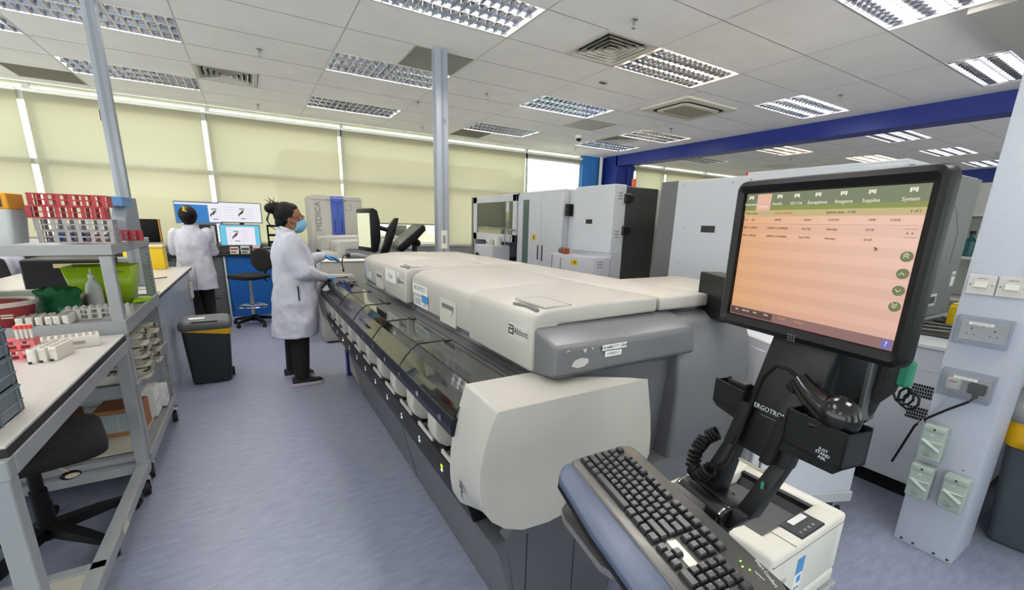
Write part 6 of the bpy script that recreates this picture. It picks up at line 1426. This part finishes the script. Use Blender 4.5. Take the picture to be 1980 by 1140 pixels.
    dm = c.modifiers.new('folds', 'DISPLACE'); dm.texture = tx_; dm.strength = .034; dm.mid_level = .5; dm.texture_coords = 'LOCAL'
    tx2 = bpy.data.textures.get('fine_folds') or bpy.data.textures.new('fine_folds', 'CLOUDS'); tx2.noise_scale = .04; tx2.noise_depth = 1
    dm = c.modifiers.new('fine_folds', 'DISPLACE'); dm.texture = tx2; dm.strength = .005; dm.mid_level = .5; dm.texture_coords = 'LOCAL'
    q = MB()      # collar, slit, seam
    q.tube([(-.07, -.035, 1.42), (-.075, .0, 1.425), (-.07, .035, 1.42)], .012, 8)
    for s in (-1, 1): q.tube([(-.065, s*.045, 1.42), (-.01, s*.082, 1.40), (.05, s*.07, 1.34), (.12*kk, s*.035, 1.27), (.172*kk, s*.012, 1.14)], [.012, .013, .016, .014, .004], 8)
    q.out('collar', COAT, c)
    if not seated:
        q = MB()
        if bun == 'high': q.bx(.012, .022, -.218*kk-.006, -.20*kk, .80, .93, .003); q.out('pocket_slit', mat('slit_navy', (20, 22, 34), .8), c)
        else:
            q.bx(-.222*kk, -.19*kk, -.0025, .0025, hem+.0, hem+.3); q.out('back_vent', mat('coat_shadow_seam', (150, 150, 166), .9), c)
    # trousers and shoes
    q = MB()
    for l in legs:
        limb(q, l, [.098*k, .075*k, .058*k])
    q.out('trousers', mat('black_trousers', (13, 13, 16), .8), body)
    for l in legs:
        f = Vector(l[2]); q = MB(); zf = 0
        sh = [(-.085, .032, .0, .075), (-.06, .038, .0, .085), (0, .038, 0, .095), (.05, .042, 0, .075), (.11, .045, 0, .055), (.155, .036, 0, .045), (.175, .018, 0, .03)]
        q.loft([[(f.x+x, f.y+w_*s, zf+.018+(z1-.018)*t_) for s, t_ in ((-1, 0), (-1, .5), (-.6, 1), (.6, 1), (1, .5), (1, 0))] for x, w_, z0, z1 in sh]); s_ = q.out('shoe', mat('shoe_black', (26, 22, 28), .7), body, 60)
        q = MB(); q.loft([[(f.x+x*1.03, f.y+w_*1.08*s, zf+z) for s, z in ((-1, .002), (-1, .026), (1, .026), (1, .002))] for x, w_, z0, z1 in sh], smooth=False); q.out('sole', mat('shoe_sole', (196, 180, 196), .5), s_)
    if gloves:
        for s, a in zip((-1, 1), arms):
            q = MB(); hand(q, a[2], a[3], s, a[4] if len(a) > 4 else (0, 0, -1)); d = Vector(a[3]).normalized(); q.tube([Vector(a[2])-d*.045, Vector(a[2])+d*.01], [.036, .03], 14)
            gv = remesh(q.out('glove', mat('nitrile_blue', (66, 132, 190), .45), body), .0035, 2); dd = gv.modifiers.new('fat', 'DISPLACE'); dd.strength = .004; dd.mid_level = 0
    if mask:
        q = MB()
        rings = []
        for z, x0, y0 in ((1.492, .118, .022), (1.475, .148, .04), (1.45, .150, .058), (1.42, .142, .062), (1.392, .122, .05), (1.375, .095, .035)):
            rings.append([(x0-(abs(a)**2.2)*.085, y0*1.15*a, z) for a in [-1+2*j/12 for j in range(13)]])
        q.loft(rings, cap=False, close=False); m_ = q.out('face_mask', mat('mask_blue', (126, 182, 214), .7, bump=.3, nscale=60), body, 80); sm = m_.modifiers.new('t', 'SOLIDIFY'); sm.thickness = .003
        q = MB()
        for s in (-1, 1): q.tube([(.075, s*.062, 1.465), (.04, s*.078, 1.475), (.0, s*.084, 1.492)], .0016, 5); q.tube([(.06, s*.066, 1.405), (.03, s*.076, 1.43), (-.002, s*.084, 1.455)], .0016, 5)
        q.out('ear_loops', WTUBE, m_)
        q = MB()
        for s in (-1, 1):
            P = [(.128+.004*cos(b), s*(.034+.024*cos(b)), 1.508+.016*sin(b)) for b in [2*pi*j/16 for j in range(17)]]
            q.tube(P, .0022, 6); q.tube([(.124, s*.058, 1.51), (.07, s*.079, 1.508), (.005, s*.086, 1.505)], .0022, 6)
        q.tube([(.132, -.011, 1.512), (.134, 0, 1.515), (.132, .011, 1.512)], .002, 6); q.out('glasses', BLACK, body)
    for s in (-1, 1):
        q = MB(); q.ell((.103, s*.031, 1.506), (.012, .014, .010), 14, 10); e_ = q.out('eye', mat('eye_white', (220, 216, 212), .3), body)
        q = MB(); q.ell((.1125, s*.031, 1.506), (.0035, .006, .006), 10, 8); q.out('iris', mat('iris_brown', (30, 18, 12), .2), e_)
        q = MB(); q.tube([(.100, s*.012, 1.528), (.108, s*.03, 1.535), (.098, s*.052, 1.53)], [.002, .003, .0015], 6); q.out('eyebrow', HAIR, body)
    return body
person('woman in white lab coat with blue mask and gloves standing beside the analyzer in profile'.replace('woman', 'person'), (.285, 4.34, 0), 0, 1.0, SKINB, 1.10, .46,
       [[(-.01, -.20, 1.30), (.05, -.235, 1.05), (.265, .01, .965), (.9, .35, -.15)], [(.0, .20, 1.30), (.12, .36, 1.08), (.315, .40, 1.135), (1, -.05, -.12)]],
       [[(-.02, -.09, .82), (.0, -.10, .45), (-.01, -.13, .10)], [(-.03, .09, .82), (-.03, .11, .45), (-.06, .14, .10)]], 'high', True, True)
person('person seen from behind in white lab coat with yellow hair clip at the monitors', (-.64, 6.72, 0), pi/2, .99, SKINL, .94, .60,
       [[(-.01, -.16, 1.30), (.06, -.205, 1.06), (.26, -.08, 1.06), (1, .5, 0)], [(-.01, .16, 1.30), (.06, .205, 1.06), (.26, .08, 1.06), (1, -.5, 0)]],
       [[(-.02, -.08, .82), (.0, -.085, .45), (-.02, -.09, .10)], [(-.03, .08, .82), (-.03, .05, .45), (-.04, .03, .10)]], 'low', False, False)
sb = person('person in white coat seated at the far left edge, mostly hidden by the rack', (-2.43, 6.84, -.29), pi/2, .98, SKINL, .98, .62,
       [[(-.01, -.19, 1.30), (.06, -.25, 1.06), (.30, -.16, 1.16), (1, .2, 0)], [(-.01, .19, 1.30), (.06, .25, 1.06), (.30, .16, 1.16), (1, -.2, 0)]],
       [[(-.0, -.10, .84), (.40, -.11, .82), (.42, -.11, .34)], [(-.0, .10, .84), (.40, .11, .82), (.42, .11, .34)]], 'low', False, False, True)
